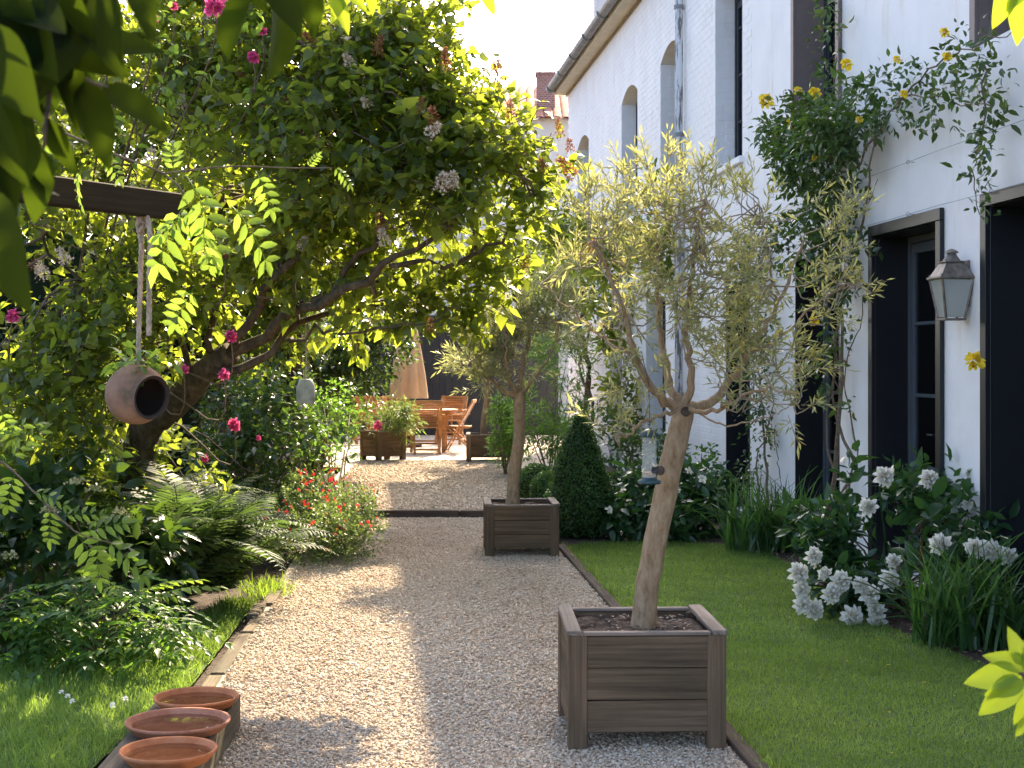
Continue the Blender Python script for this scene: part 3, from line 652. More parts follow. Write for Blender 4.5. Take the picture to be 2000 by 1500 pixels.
# eaves: soffit, fascia, gutter, roof
slab('soffit', S0, S1 + .25, 0, .21, ZE - .02, ZE, M['cream'], house, .002)
slab('soffit_trim', S0, S1 + .2, .004, .03, ZE - .06, ZE - .024, M['twig_pale'], house, .002)
slab('fascia', S0, S1 + .26, .21, .235, ZE - .025, ZE + .14, M['cream'], house, .003)
mb = MB(); gn = 9; prof = [(.315 + .085 * math.cos(math.pi + math.pi * i / (gn - 1)), ZE + .115 + .095 * math.sin(math.pi + math.pi * i / (gn - 1))) for i in range(gn)]
prof2 = [(.315 + .08 * math.cos(2 * math.pi - math.pi * i / (gn - 1)), ZE + .115 + .09 * math.sin(2 * math.pi - math.pi * i / (gn - 1))) for i in range(gn)]
lp = prof + prof2; m_ = len(lp); V = [(s, y, z) for s in (S0, S1 + .3) for (y, z) in lp]
mb.polys(V, [(i, (i + 1) % m_, m_ + (i + 1) % m_, m_ + i) for i in range(m_)] + [tuple(range(m_)), tuple(range(m_, 2 * m_))])
gut = build('gutter', mb, M['zinc'], house)
for i in range(22):
    s = S0 + .8 + i * 1.5; mb = MB(); mb.tube([(s, .315 + .095 * math.cos(math.pi + math.pi * j / 10), ZE + .115 + .105 * math.sin(math.pi + math.pi * j / 10)) for j in range(11)], .012, 5)
    build('gutter_bracket', mb, M['zinc'], gut)
pitch = .75; mb = MB()
mb.polys([(S0 - .2, .32, ZE + .17), (S1 + .28, .32, ZE + .17), (S1 + .28, -GD / 2, ZE + .17 + (GD / 2 + .32) * pitch), (S0 - .2, -GD / 2, ZE + .17 + (GD / 2 + .32) * pitch),
          (S1 + .28, -GD - .32, ZE + .17), (S0 - .2, -GD - .32, ZE + .17)], [(0, 1, 2, 3), (3, 2, 4, 5)])
mb.polys([(S0 - .2, .32, ZE + .12), (S1 + .28, .32, ZE + .12), (S1 + .28, -GD / 2, ZE + .12 + (GD / 2 + .32) * pitch), (S0 - .2, -GD / 2, ZE + .12 + (GD / 2 + .32) * pitch)], [(0, 1, 2, 3)])
roof = build('roof', mb, M['slate'], house)
for ds, wd in ((24.0, 1.35),):
    mb = MB(); zt = ZE + 2.1
    mb.polys([(ds, -.02, ZE), (ds + wd, -.02, ZE), (ds + wd, -.02, zt), (ds + wd / 2, -.02, zt + .3), (ds, -.02, zt), (ds, -2.4, zt), (ds + wd, -2.4, zt), (ds + wd / 2, -2.4, zt + .3), (ds, -.4, ZE), (ds + wd, -.4, ZE)],
             [(0, 1, 2, 3, 4), (0, 4, 5, 8), (1, 2, 6, 9), (4, 3, 7, 5), (3, 2, 6, 7)])
    build('dormer', mb, flat_mat('dormer_zinc', (.42, .42, .43), .7, .3), roof)
# downpipe with peeling white paint
def peel():
    m, nt, bs, out = nodes('peeling_pipe_paint'); v = coords(nt, (9, 9, 1.2), rand=False); n = N(nt, "TexNoise", Scale=2.5, Detail=7, Roughness=.7); nt.links.new(v, n.inputs["Vector"])
    nt.links.new(ramp(nt, n.outputs[0], [(0.44, (.17, .16, .155)), (.5, (.72, .74, .76))]), bs.inputs["Base Color"]); bs.inputs["Roughness"].default_value = .6; return m
ps = ws(1337); mb = MB(); mb.tube([(ps, .07, .1), (ps, .07, ZE - .5), (ps, .15, ZE - .25), (ps, .3, ZE + .05)], .05, 10)
pipe = build('downpipe', mb, peel(), house, smooth=True)
for z in (1.2, 2.9, 4.35, 5.9):
    mb = MB(); mb.tube([(ps, .07, z), (ps, .07, z + .05)], .061, 10); build('pipe_collar', mb, M['zinc'], pipe)
mb = MB(); mb.tube([(ps + .12, .012, .4), (ps + .12, .012, ZE - .3)], .011, 6); build('cable', mb, M['black'], house)

# wires on the wall for the climbers
for z, lb in ((3.03, 'upper thin wire strung along the white wall through eye bolts'), (2.66, 'lower thin wire strung just above the black door lintels')):
    w = thing('trellis_wire', lb, 'wire', wall_pt(9.0, 0, z), HA, 'wires strung along the white wall')
    mb = MB(); mb.tube([(-2.5 + i * .9, .045, .004 * math.sin(i * 2)) for i in range(10)], .0022, 5); build('wire', mb, M['wire'], w)
    for i in range(5):
        mb = MB(); sx_ = -1.2 + i * 1.4; th = np.arange(9) / 8 * 2 * np.pi
        mb.tube([(sx_, 0, 0), (sx_, .034, 0)], .003, 5); mb.tube([(sx_, .046 + .012 * math.cos(t), .012 * math.sin(t)) for t in th], .0025, 5, cap=False); build('eye_bolt', mb, M['wire'], w)

# wall lantern
ls, lz = W(1889, 545); LW = thing('wall_lantern', 'weathered brass wall lantern with frosted panes beside the black door', 'lantern', wall_pt(ls, 0, lz), HA)
hb, ht, dep = .062, .105, .21     # half widths at bottom / top, depth
def lp_(f, ax, ay):               # body tapers downwards, f 0 bottom .. 1 top
    h = hb + (ht - hb) * f; return A3(ax * h, dep / 2 + ay * h, -.255 + .255 * f)
mb = MB(); mb.box((0, .008, -.03), (.10, .014, .30), ch=.003); mb.box((0, .05, .0), (.03, .10, .02), ch=.003); build('back_plate', mb, M['lampmetal'], LW)
for ax, ay in ((-1, -1), (1, -1), (1, 1), (-1, 1)):
    mb = MB(); mb.bar(lp_(0, ax, ay), lp_(1, ax, ay), .014, .014, .002); build('corner_bar', mb, M['lampmetal'], LW)
for (a1, a2) in (((-1, 1), (1, 1)), ((-1, -1), (-1, 1)), ((1, -1), (1, 1)), ((-1, -1), (1, -1))):
    q = [lp_(.03, *a1), lp_(.03, *a2), lp_(.97, *a2), lp_(.97, *a1)]; mb = MB(); mb.polys(q, [(0, 1, 2, 3)]); build('pane', mb, M['frosted'], LW)
mb = MB(); mb.box((0, dep / 2, -.262), (2 * hb + .02, 2 * hb + .02, .014), ch=.003); build('base_frame', mb, M['lampmetal'], LW)
mb = MB(); mb.box((0, dep / 2, .006), (2 * ht + .035, 2 * ht + .035, .016), ch=.004)
h1, h2 = ht + .004, .058; Vq = [(sx * h1, dep / 2 + sy * h1, .014) for sx, sy in ((-1, -1), (1, -1), (1, 1), (-1, 1))] + [(sx * h2, dep / 2 + sy * h2, .105) for sx, sy in ((-1, -1), (1, -1), (1, 1), (-1, 1))]
mb.polys(Vq, [(0, 1, 5, 4), (1, 2, 6, 5), (2, 3, 7, 6), (3, 0, 4, 7), (4, 5, 6, 7)]); hood = build('hood', mb, M['lampmetal'], LW)
mb = MB(); mb.box((0, dep / 2, .109), (2 * h2 + .02, 2 * h2 + .02, .01), ch=.002)
mb.lathe([(.058, .114), (.05, .13), (.036, .148), (.031, .158), (.031, .166), (.046, .168), (.04, .178), (.024, .189), (.008, .195), (0.0005, .196)], 16, (0, dep / 2, 0)); build('chimney_cap', mb, M['lampmetal'], LW, smooth=False)
for sx in (-1, 1):
    mb = MB(); mb.lathe([(.0005, .014), (.007, .018), (.007, .026), (.0005, .03)], 8, (sx * ht, dep / 2 + ht, 0)); build('finial', mb, M['lampmetal'], hood)

# ------------------------------------------------------------------ back of the garden: dark board fence, neighbour's house
fx0, fx1, fy = -6.5, 1.0, 32.0
fence = thing('board_fence', 'tall anthracite fence of vertical boards behind the teak table', 'fence', (fx0, fy, 0))
bw = .145; fb = mesh_from('board', *MB().box((0, 0, 0), (2.6, .024, bw - .003), ch=.003).arrays())
for i in range(int((fx1 - fx0) / bw)): link('board', fb, M['fence'], fence, (i * bw + bw / 2, rng.normal(scale=.003), 1.3), (0, math.radians(90), 0))
mb = MB(); mb.box(((fx1 - fx0) / 2, .018, 1.3), (fx1 - fx0, .006, 2.58)); build('backing_panel', mb, M['fence'], fence)  # added sheet that blocks the sunlit gaps between the boards
for z in (.3, 1.3, 2.3):
    mb = MB(); mb.box(((fx1 - fx0) / 2, .05, z), (fx1 - fx0, .06, .09)); build('rail', mb, M['fence'], fence)
mb = MB(); mb.box(((fx1 - fx0) / 2, 0, 2.62), (fx1 - fx0 + .05, .1, .035), ch=.004); build('capping', mb, M['fence'], fence)
nh = thing('neighbour_house', 'far house with red tiled roof, brick chimney and rendered wall', 'house', (0, 40, 0))
mb = MB(); nx0, nx1, ez, rz_ = -3.0, 5.5, 8.2, 9.2; RX = .55
mb.polys([(nx0, 0, 0), (nx1, 0, 0), (nx1, 0, ez), (nx0, 0, ez), (nx0, 6, 0), (nx1, 6, 0), (nx1, 6, ez), (nx0, 6, ez), (nx0, 3, rz_ + .3), (nx1, 3, rz_ + .3)], [(0, 1, 2, 3), (1, 5, 6, 9, 2), (4, 0, 3, 8, 7), (5, 4, 7, 6)])
build('wall', mb, M['paleplaster'], nh)
mb = MB(); mb.polys([(nx0 - .2, -.3, ez - .05), (nx1 + .2, -.3, ez - .05), (nx1 + .2, 3, rz_ + .35), (nx0 - .2, 3, rz_ + .35), (nx1 + .2, 6.3, ez - .05), (nx0 - .2, 6.3, ez - .05)], [(0, 1, 2, 3), (3, 2, 4, 5)])
rf = build('roof', mb, M['roof_tile'], nh)
sl_ = math.atan2(rz_ + .4 - ez, 3.3); tmb = MB()
n_ = 7
prof = [(.11 * math.cos(math.pi * i / (n_ - 1)), .045 * math.sin(math.pi * i / (n_ - 1))) for i in range(n_)]
Vt = [(x, y, z) for y in (0, .36) for (x, z) in prof]; tmb.polys(Vt, [(i, i + 1, n_ + i + 1, n_ + i) for i in range(n_ - 1)])
tme = mesh_from('roof_tile', *tmb.arrays())
for j in range(11):
    y_ = -.28 + j * .32 * math.cos(sl_); z_ = ez - .03 + j * .32 * math.sin(sl_)
    for i in range(17): link('roof_tile', tme, M['roof_tile'], rf, (-1.6 + i * .235, y_, z_ + rng.normal(scale=.004)), (sl_ + .05, 0, rng.normal(scale=.02)))
mb = MB(); cc = P(1066, 160, 40.6); mb.box((cc[0], .9, 8.75), (.50, .5, 1.55), ch=.004); mb.box((cc[0], .9, 9.55), (.56, .56, .08), ch=.01); ch_ = build('chimney', mb, M['brick'], rf)
mb = MB(); mb.tube([(cc[0] - .16, .9, 9.55), (cc[0] - .16, .9, 10.62)], .014, 6); build('antenna_pole', mb, M['wire'], ch_)
# ------------------------------------------------------------------ planters
_pm = {}
def pmesh(name, size, ch=.004):
    k = (name, *[round(x, 4) for x in size])
    if k not in _pm: _pm[k] = mesh_from(name, *MB().box((0, 0, 0), size, ch=ch).arrays())
    return _pm[k]
def planter(label, x, y, w, h, rot, z=0.0, nb=3, group='square oak planters along the path'):
    r = thing('planter', label, 'planter', (x, y, z), rot, group); pw = .078; th = .028; g0 = .075
    V90 = (0, math.radians(90), 0)
    for sx in (-1, 1):
        for sy in (-1, 1): link('post', pmesh('post', (h, pw, pw)), M['oak'], r, (sx * (w - pw) / 2, sy * (w - pw) / 2, h / 2), V90)
    bh_ = (h - g0) / nb; L = w - 2 * pw + .004
    for k in range(4):
        a = k * math.pi / 2; d = w / 2 - th / 2 - .007
        for i in range(nb):
            link('board', pmesh('board', (L, th, bh_ - .0035), .003), M['oak'], r, (math.sin(a) * d, -math.cos(a) * d, g0 + bh_ * (i + .5) + rng.normal(scale=.0008)), (0, rng.normal(scale=.002), a))
    rw = .062
    for sx in (-1, 1): link('rail', pmesh('rail', (w + .004, rw, .022)), M['oakrail'], r, (sx * (w / 2 - rw / 2 + .004), 0, h + .0115), (0, 0, math.pi / 2 + rng.normal(scale=.006)))
    for sy in (-1, 1): link('rail', pmesh('rail', (w - 2 * rw - .002, .045, .014)), M['oakrail'], r, (0, sy * (w / 2 - .024), h + .0075), (0, 0, 0))
    link('base_panel', pmesh('base_panel', (w - .1, w - .1, .02)), M['sleeper'], r, (0, 0, g0 + .02))
    so = lump_soil(w - .085, w - .085, 14, .008); link('soil', mesh_from('soil', *so.arrays()), M['soil'], r, (0, 0, h - .022))
    return r
P1 = np.array([(1113 + 1425) / 2, 1465]); W1 = .655
g1 = G(1269, 1467); c1 = (g1[0] - .02, g1[1] + W1 / 2 + .0); pl1 = planter('large weathered oak planter holding the olive with the bird feeder', c1[0], c1[1], W1, .475, .035)
g2 = G(1017, 1089); c2 = (g2[0], g2[1] + .31); pl2 = planter('oak planter at the timber step with a slim olive tree', c2[0], c2[1], .615, .42, .04)
g4 = G(940, 903, TZ); c4 = (g4[0] + .12, g4[1] + .3); pl4 = planter('oak planter on the terrace beside the leaning folding chair', c4[0], c4[1], .72, .42, .02, TZ)
g3 = G(744, 902, TZ); c3 = (g3[0], g3[1] + .36); pl3 = planter('oak planter filled with pale shrub and pink flower by the table', c3[0], c3[1], .53, .46, math.radians(38), TZ)
# bark chips and roots lying on the near planter's soil
mb = MB(); n = 160; px = rng.uniform(-.24, .24, n); py = rng.uniform(-.24, .24, n)
inst(mb, OV4, np.stack([px + c1[0], py + c1[1], np.full(n, .465) + rng.random(n) * .008], -1), frames(np.stack([rng.normal(size=n), rng.normal(size=n), rng.normal(scale=.1, size=n)], -1), UPV + rng.normal(scale=.3, size=(n, 3))), rng.uniform(.012, .035, n))
o = build('bark_chips', mb, attr_mat('bark_chip', [(0, (.14, .09, .06)), (.6, (.30, .22, .16)), (1, (.50, .42, .34))], .9)); o["kind"] = "stuff"; o["label"] = 'pale bark chips and dry leaves on the soil of the large planter'

# ------------------------------------------------------------------ olive trees
def olive(label, base, trunk, limbs, blobs, nsh, leaf, mat, tr, shoot, seed, barkm='bark_olive', nl=18, upb=.9, pale='twig_pale', extra_cuts=()):
    r = thing('olive_tree', label, 'tree', base, 0, 'olive trees in planters')
    mb = MB(); t = spline(trunk, 22); mb.tube(t, np.interp(np.linspace(0, 1, 22), [0, .06, .2, .6, 1], tr), 14, lump=.035, seed=seed)
    tro = build('trunk', mb, M[barkm], r, True, smooth=True)
    for (p, d, rr) in extra_cuts:
        mb = MB(); mb.tube([p - d * .03, p, p + d * .002], [rr * 1.15, rr, rr * .9], 10); build('pruning_scar', mb, M['sleeper'], tro, True)
    ends = []
    for k, (pts, r0, r1) in enumerate(limbs):
        mb = MB(); q = spline(pts, 26); q[2:-1] += rng.normal(scale=.006, size=(23, 3)); mb.tube(q, np.linspace(r0 * .85, r1 * .7, 26), 8, lump=.05, seed=k); build('branch', mb, M[barkm], r, True, smooth=True)
        ends.append(q[5:])
    E = np.vstack(ends)
    Pt, D = blobs_points(blobs, 1, cull=-.5, shell=.6) if False else (None, None)
    Ps, Ds = [], []
    wts = np.array([b[1][0] * b[1][2] for b in blobs]); wts = wts / wts.sum()
    for (c, rr), w_ in zip(blobs, wts):
        n = max(2, int(nsh * w_)); d = rand_dirs(n); Ps.append(c + d * rr * (rng.random(n) ** .5)[:, None]); Ds.append(d)
    Ps, Ds = np.vstack(Ps), np.vstack(Ds); k = sn(Ps, 3.2, seed) > -.38; Ps, Ds = Ps[k], Ds[k]
    dist = ((Ps[:, None] - E[None] - A3(0, 0, -.06)) ** 2).sum(-1); near = E[np.argsort(dist, 1)[np.arange(len(Ps)), rng.integers(0, 9, len(Ps))]] + rng.normal(scale=.004, size=Ps.shape)
    # side branches to groups of shoots
    tw = MB()
    for i in range(len(Ps)):
        if np.linalg.norm(near[i] - Ps[i]) < .24 and rng.random() < (.6 if leaf < .05 else .22):
            m_ = (near[i] + Ps[i]) / 2 + rng.normal(scale=.03, size=3) + A3(0, 0, -.02)
            tw.tube(spline([near[i], m_, Ps[i]], 5), np.linspace(.0045, .002, 5), 4, cap=False)
    D = nrm(nrm(Ps - near + 1e-4) * .7 + Ds * .45 + UPV * upb + rng.normal(scale=.25, size=Ps.shape)); L = shoot * rng.uniform(.55, 1.35, len(Ps))
    twigs(tw, Ps, D, L, .0016 * leaf / .055); build('twigs', tw, M[pale], r, True)
    lv = MB(); clumps(lv, Ps, D, nl, L, LANCE, leaf, spread=.75, droop=.02, up=.6, jit=.006, ahead=.75)
    build('crown', lv, M[mat], r, True); return r
def OP(u, v, dd=0): return P(u, v, 6.45 + dd)
z1 = .455
tr1 = [A3(*OP(1258, 1208)[:2], z1 - .02), OP(1262, 1165), OP(1275, 1085), OP(1297, 975), OP(1316, 885), OP(1328, 835), OP(1336, 795)]
fk = OP(1336, 800)
limbs1 = [([fk, OP(1295, 780, -.05), OP(1240, 700, -.15), OP(1215, 600, -.2), OP(1160, 470, -.3)], .03, .007), ([fk, OP(1305, 740, .05), OP(1290, 640, .15), OP(1283, 520, .2), OP(1278, 380, .25)], .026, .006),
          ([fk, OP(1348, 740, 0), OP(1344, 640, 0), OP(1352, 520, -.05), OP(1375, 390, -.1)], .024, .006), ([fk, OP(1400, 775, .05), OP(1460, 690, .1), OP(1515, 600, .15), OP(1570, 470, .2)], .03, .007),
          ([fk, OP(1400, 800, -.2), OP(1480, 760, -.35), OP(1560, 770, -.4)], .014, .004), ([fk, OP(1260, 820, -.2), OP(1225, 850, -.3), OP(1195, 850, -.35)], .012, .004),
          ([OP(1460, 690, .1), OP(1520, 660, .15), OP(1600, 590, .2), OP(1680, 540, .22)], .011, .003), ([OP(1240, 700, -.15), OP(1180, 660, -.1), OP(1110, 600, -.1), OP(1050, 550, -.1)], .011, .003),
          ([OP(1338, 790, 0), OP(1420, 830, -.15), OP(1500, 815, -.2), OP(1560, 780, -.2)], .006, .002), ([OP(1515, 600, .15), OP(1500, 480, .1), OP(1480, 400, 0)], .009, .003)]
bl1 = PB([(1160, 430, 6.2, 75), (1250, 400, 6.45, 85), (1340, 420, 6.5, 85), (1430, 450, 6.5, 90), (1520, 450, 6.6, 85), (1600, 480, 6.6, 75), (1190, 540, 6.3, 85), (1290, 530, 6.4, 90), (1400, 560, 6.3, 95), (1500, 570, 6.5, 90),
          (1590, 590, 6.6, 65), (1230, 640, 6.25, 70), (1340, 660, 6.2, 80), (1450, 680, 6.4, 85), (1540, 700, 6.4, 65), (1250, 760, 6.2, 45), (1560, 790, 6.1, 40), (1210, 840, 6.1, 35), (1640, 560, 6.65, 40), (1110, 520, 6.3, 40), (1280, 330, 6.5, 40), (1380, 340, 6.5, 45), (1460, 770, 6.2, 50), (1640, 420, 6.6, 40)], 1.0)
ol1 = olive('olive tree with leaning tan trunk and sparse yellow-green crown in the large planter', (c1[0], c1[1], z1 - .03), tr1, limbs1, bl1, 660, .047, 'olive', [.072, .056, .051, .05, .046], .115, 4, nl=14, upb=.55,
            extra_cuts=[(OP(1337, 803) + A3(0, -.05, 0), A3(.05, -1, .1), .021), (OP(1303, 918) + A3(-.035, -.035, 0), nrm(A3(-.6, -1, .1)), .02)])
D2 = 12.55
def O2(u, v, dd=0): return P(u, v, D2 + dd)
tr2 = [A3(*O2(1001, 975)[:2], .38), O2(1004, 930), O2(1013, 860), O2(1015, 790), O2(1016, 765)]
f2 = O2(1016, 772)
limbs2 = [([f2, O2(985, 765), O2(955, 735, .1), O2(930, 690, .15)], .03, .007), ([f2, O2(990, 730, -.1), O2(988, 660, -.15), O2(985, 600, -.2)], .026, .006), ([f2, O2(1020, 720), O2(1035, 650, .1), O2(1040, 580, .15)], .026, .006), ([f2, O2(1050, 730, -.1), O2(1080, 680, -.15), O2(1095, 620, -.2)], .02, .005)]
bl2 = PB([(930, 700, D2, 42), (960, 650, D2, 48), (1010, 620, D2, 52), (1060, 630, D2, 55), (1090, 680, D2, 40), (1000, 690, D2, 50), (1050, 700, D2, 40), (1030, 580, D2, 40), (1085, 590, D2, 42), (945, 745, D2, 26), (980, 600, D2, 35)], 1.0)
ol2 = olive('slim grey-leaved olive tree rising from the planter at the timber step', (c2[0], c2[1], .38), tr2, limbs2, bl2, 820, .062, 'olive_grey', [.075, .06, .052, .05, .048], .16, 9, nl=14, upb=.5)
def O4(u, v, dd=0): return P(u, v, 23.7 + dd)
tr4 = [A3(*O4(944, 850)[:2], TZ + .38), O4(946, 820), O4(952, 775), O4(952, 750)]
ol4 = olive('small olive tree in the terrace planter behind the leaning chair', (*O4(944, 850)[:2], TZ + .38), tr4, [([tr4[-1], O4(940, 735), O4(925, 700)], .03, .01), ([tr4[-1], O4(960, 730), O4(975, 690)], .03, .01)],
            PB([(930, 700, 23.7, 30), (965, 690, 23.7, 30), (950, 660, 23.7, 30)]), 120, .07, 'olive_grey', [.07, .06, .055, .05, .045], .2, 12, nl=14)

# bird feeder hanging from the near olive
bf = P(1268, 945, 6.25); BFt = P(1268, 838, 6.25); hh_ = BFt[2] - bf[2]
BF = thing('bird_feeder', 'clear tube bird feeder with dark green cap hanging from the olive', 'bird feeder', bf)
mb = MB(); mb.lathe([(.0005, 0), (.046, .0), (.05, .006), (.048, .014), (.034, .018), (.03, .03)], 20); build('tray', mb, M['green_plastic'], BF, smooth=True)
mb = MB(); mb.lathe([(.031, .02), (.031, hh_ - .03)], 20); build('tube', mb, M['feeder_tube'], BF, smooth=True)
mb = MB(); mb.lathe([(.029, .02), (.029, .05), (.0005, .054)], 16); build('seed', mb, M['seed'], BF)
mb = MB(); mb.lathe([(.033, hh_ - .034), (.044, hh_ - .03), (.041, hh_ - .022), (.026, hh_ - .008), (.012, hh_), (.0005, hh_ + .002)], 20); build('cap', mb, M['green_plastic'], BF, smooth=True)
mb = MB(); mb.lathe([(.0005, -.006), (.013, -.006), (.016, 0), (.013, .006), (.0005, .004)], 14, (.02, -.026, .06), np.array([[1, 0, 0], [0, 0, -1], [0, 1, 0.]])); build('port', mb, M['black'], BF)
mb = MB(); mb.tube([(0, 0, hh_), (.002, 0, hh_ + .1), (-.004, .0, hh_ + .2), (-.03, .05, hh_ + .33)], .0016, 5); build('hanger', mb, M['black'], BF)

# ------------------------------------------------------------------ teak table, folding chairs, closed parasol
TX, TY = P(828, 800, 26.0)[:2]
tb = thing('garden_table', 'round teak garden table of slats surrounded by folding chairs', 'table', (TX, TY, TZ))
R_ = .60; ns_ = 9; sw_ = 2 * R_ / ns_
for i in range(ns_):
    x0, x1 = -R_ + i * sw_ + .004, -R_ + (i + 1) * sw_ - .004; xs = np.linspace(x0, x1, 5); yy = np.sqrt(np.maximum(R_ ** 2 - xs ** 2, .002))
    lo = [(x, -y) for x, y in zip(xs, yy)]; hi = [(x, y) for x, y in zip(xs[::-1], yy[::-1])]; pl = lo + hi; m_ = len(pl); mb = MB()
    mb.polys([(x, y, z) for z in (.71, .74) for x, y in pl], [tuple(range(m_))[::-1], tuple(range(m_, 2 * m_))] + [(k, (k + 1) % m_, m_ + (k + 1) % m_, m_ + k) for k in range(m_)]); build('slat', mb, M['teak'], tb)
mb = MB(); mb.lathe([(R_ - .05, .665), (R_ - .03, .665), (R_ - .03, .708), (R_ - .05, .708), (R_ - .05, .665)], 32); build('apron', mb, M['teak'], tb)
for sx in (-1, 1):
    for sy in (-1, 1): mb = MB(); mb.box((sx * .36, sy * .36, .333), (.06, .06, .664), ch=.004); build('leg', mb, M['teak'], tb)
def make_chair():
    r = thing('folding_chair', 'x', 'chair', (0, 0, 0)); hw = .24
    def bar(n, p0, p1, w, t, up=(0, 0, 1)): mb = MB(); mb.bar(p0, p1, w, t, .002, up); return build(n, mb, M['teak'], r)
    for s in (-1, 1):
        bar('back_post', (s * hw, .24, .01), (s * hw, -.26, .90), .026, .05, (1, 0, 0)); bar('rear_leg', (s * (hw - .03), -.27, .01), (s * (hw - .03), .20, .44), .026, .045, (1, 0, 0))
        bar('arm', (s * (hw + .03), -.15, .655), (s * (hw + .03), .22, .655), .055, .022); bar('arm_support', (s * (hw + .03), .18, .42), (s * (hw + .03), .18, .645), .024, .035, (1, 0, 0))
    def on(t, off=0.0): return A3(0, .24 - .50 * t + off * .87, .01 + .89 * t + off * .49)
    bar('top_rail', on(.985) - A3(hw + .02, 0, 0), on(.985) + A3(hw + .02, 0, 0), .024, .055)
    bar('lower_rail', on(.55) - A3(hw - .01, 0, 0), on(.55) + A3(hw - .01, 0, 0), .02, .045)
    slat = mesh_from('back_slat', *MB().box((0, 0, 0), (2 * hw - .07, .012, .026), ch=.002).arrays())
    for k in range(10): p = on(.60 + k * .037); link('back_slat', slat, M['teak'], r, p, (math.radians(-29), 0, 0))
    for s in (-1, 1): bar('back_stile', on(.56) + A3(s * (hw - .045), 0, 0), on(.965) + A3(s * (hw - .045), 0, 0), .022, .03, (1, 0, 0))
    ss = mesh_from('seat_slat', *MB().box((0, 0, 0), (2 * hw - .05, .038, .016), ch=.002).arrays())
    for k in range(8): link('seat_slat', ss, M['teak'], r, (0, -.17 + k * .052, .45))
    for s in (-1, 1): bar('seat_rail', (s * (hw - .05), -.19, .432), (s * (hw - .05), .22, .432), .02, .03)
    bar('stretcher', (-hw + .03, -.20, .075), (hw - .03, -.20, .075), .02, .03); bar('stretcher', (-hw, -.10 + .26, .16), (hw, -.10 + .26, .16), .02, .03); bar('stretcher', (-hw + .03, -.05, .215), (hw - .03, -.05, .215), .02, .03)
    return r
def copy_tree(o, parent=None):
    c = o.copy(); COL.objects.link(c); c.parent = parent
    for ch in list(o.children): copy_tree(ch, c)
    return c
ch0 = make_chair()
def face(x, y): return math.atan2(-(TX - x), TY - y)
spots = [(831, 887, .0, 'teak folding armchair with its slatted back turned to the gravel path'), (897, 884, .0, 'teak folding chair seen in profile beside the terrace olive planter'), (880, 868, .0, 'teak folding chair at the table between the profile chair and fence'),
         (775, 866, .0, 'teak folding chair standing behind the table in front of the parasol'), (738, 872, .0, 'teak folding chair half hidden behind the planter with pink flower'), (712, 868, 0, 'teak folding chair deep in the shade of the dark evergreen shrub')]
for i, (u, v, z, lb) in enumerate(spots):
    o = ch0 if i == 0 else copy_tree(ch0); g = G(u, v, TZ); o.location = (g[0], g[1] + .2, TZ); o.rotation_euler = (0, 0, face(g[0], g[1] + .2) + [0, .12, -.1, 0, 0, -.1][i]); o["label"] = lb; o["group"] = 'teak folding chairs around the table'
pp = P(798, 780, 27.4); PR = thing('parasol', 'closed peach canvas parasol standing behind the teak table', 'parasol', (pp[0], 27.4, TZ))
mb = MB(); mb.tube([(0, 0, 0), (0, 0, 2.75)], .022, 10); build('pole', mb, M['teak'], PR)
mb = MB(); mb.lathe([(.0005, .0), (.25, 0), (.25, .05), (.06, .09), (.03, .2)], 20); build('base', mb, M['sleeper'], PR)
mb = MB(); mb.lathe([(.03, 2.68), (.09, 2.55), (.16, 2.2), (.23, 1.8), (.29, 1.4), (.335, 1.05), (.345, .90)], 96, rfun=lambda t, z: 1 + .20 * np.abs(np.sin(t * 4)) - .12 + .05 * np.sin(3 * t + z * 2)); build('canopy', mb, M['canvas'], PR, smooth=True)
mb = MB(); mb.lathe([(.0005, 2.78), (.02, 2.77), (.03, 2.72), (.0305, 2.66)], 10); build('finial', mb, M['teak'], PR)

# ------------------------------------------------------------------ saucers on a low timber ledge
lg = thing('timber_ledge', 'low mossy timber ledge carrying the three terracotta saucers', 'ledge', (-1.30, 5.6, 0))
for x0, x1 in ((-1.345, -1.19), (-1.50, -1.35)): board_between('board', (x0 * .5 + x1 * .5 + .045, 4.2), (x0 * .5 + x1 * .5 - .045, 6.5), abs(x1 - x0) - .006, .145, .0, M['edging'], lg)
board_between('board', (-1.125, 4.2), (-1.205, 6.52), .028, .15, .0, M['edging'], lg)
def saucer(u, v, D, rad, label, tone):
    p = P(u, v, D); r = thing('saucer', label, 'saucer', (p[0], p[1], .15), 0, 'terracotta saucers on the ledge'); h = .044
    mb = MB(); mb.lathe([(.0005, 0.0), (rad * .80, 0.0), (rad * .84, .003), (rad * .97, h - .012), (rad, h - .008), (rad * 1.0, h), (rad * .985, h + .003), (rad * .95, h), (rad * .93, h - .01), (rad * .83, .012), (rad * .8, .009), (.0005, .008)], 48)
    build('dish', mb, M['terracotta'] if tone else noise_mat('terracotta_dull', [(0.25, (0.26, 0.10, 0.05)), (0.5, (0.42, 0.17, 0.09)), (0.75, (0.54, 0.27, 0.17))], (9, 9, 9), 7, .8, .15), r, smooth=True)
    mb = MB(); mb.lathe([(rad * .885, .026), (.0005, .026)], 48); build('water', mb, M['water'], r); return r
saucer(383, 1363, 6.28, .178, 'terracotta saucer of water nearest the path edging and grass tuft', 1); saucer(348, 1408, 5.86, .205, 'widest dull terracotta saucer, between two smaller ones', 0); saucer(329, 1468, 5.42, .176, 'bright orange terracotta saucer at the clear end of the row', 1)

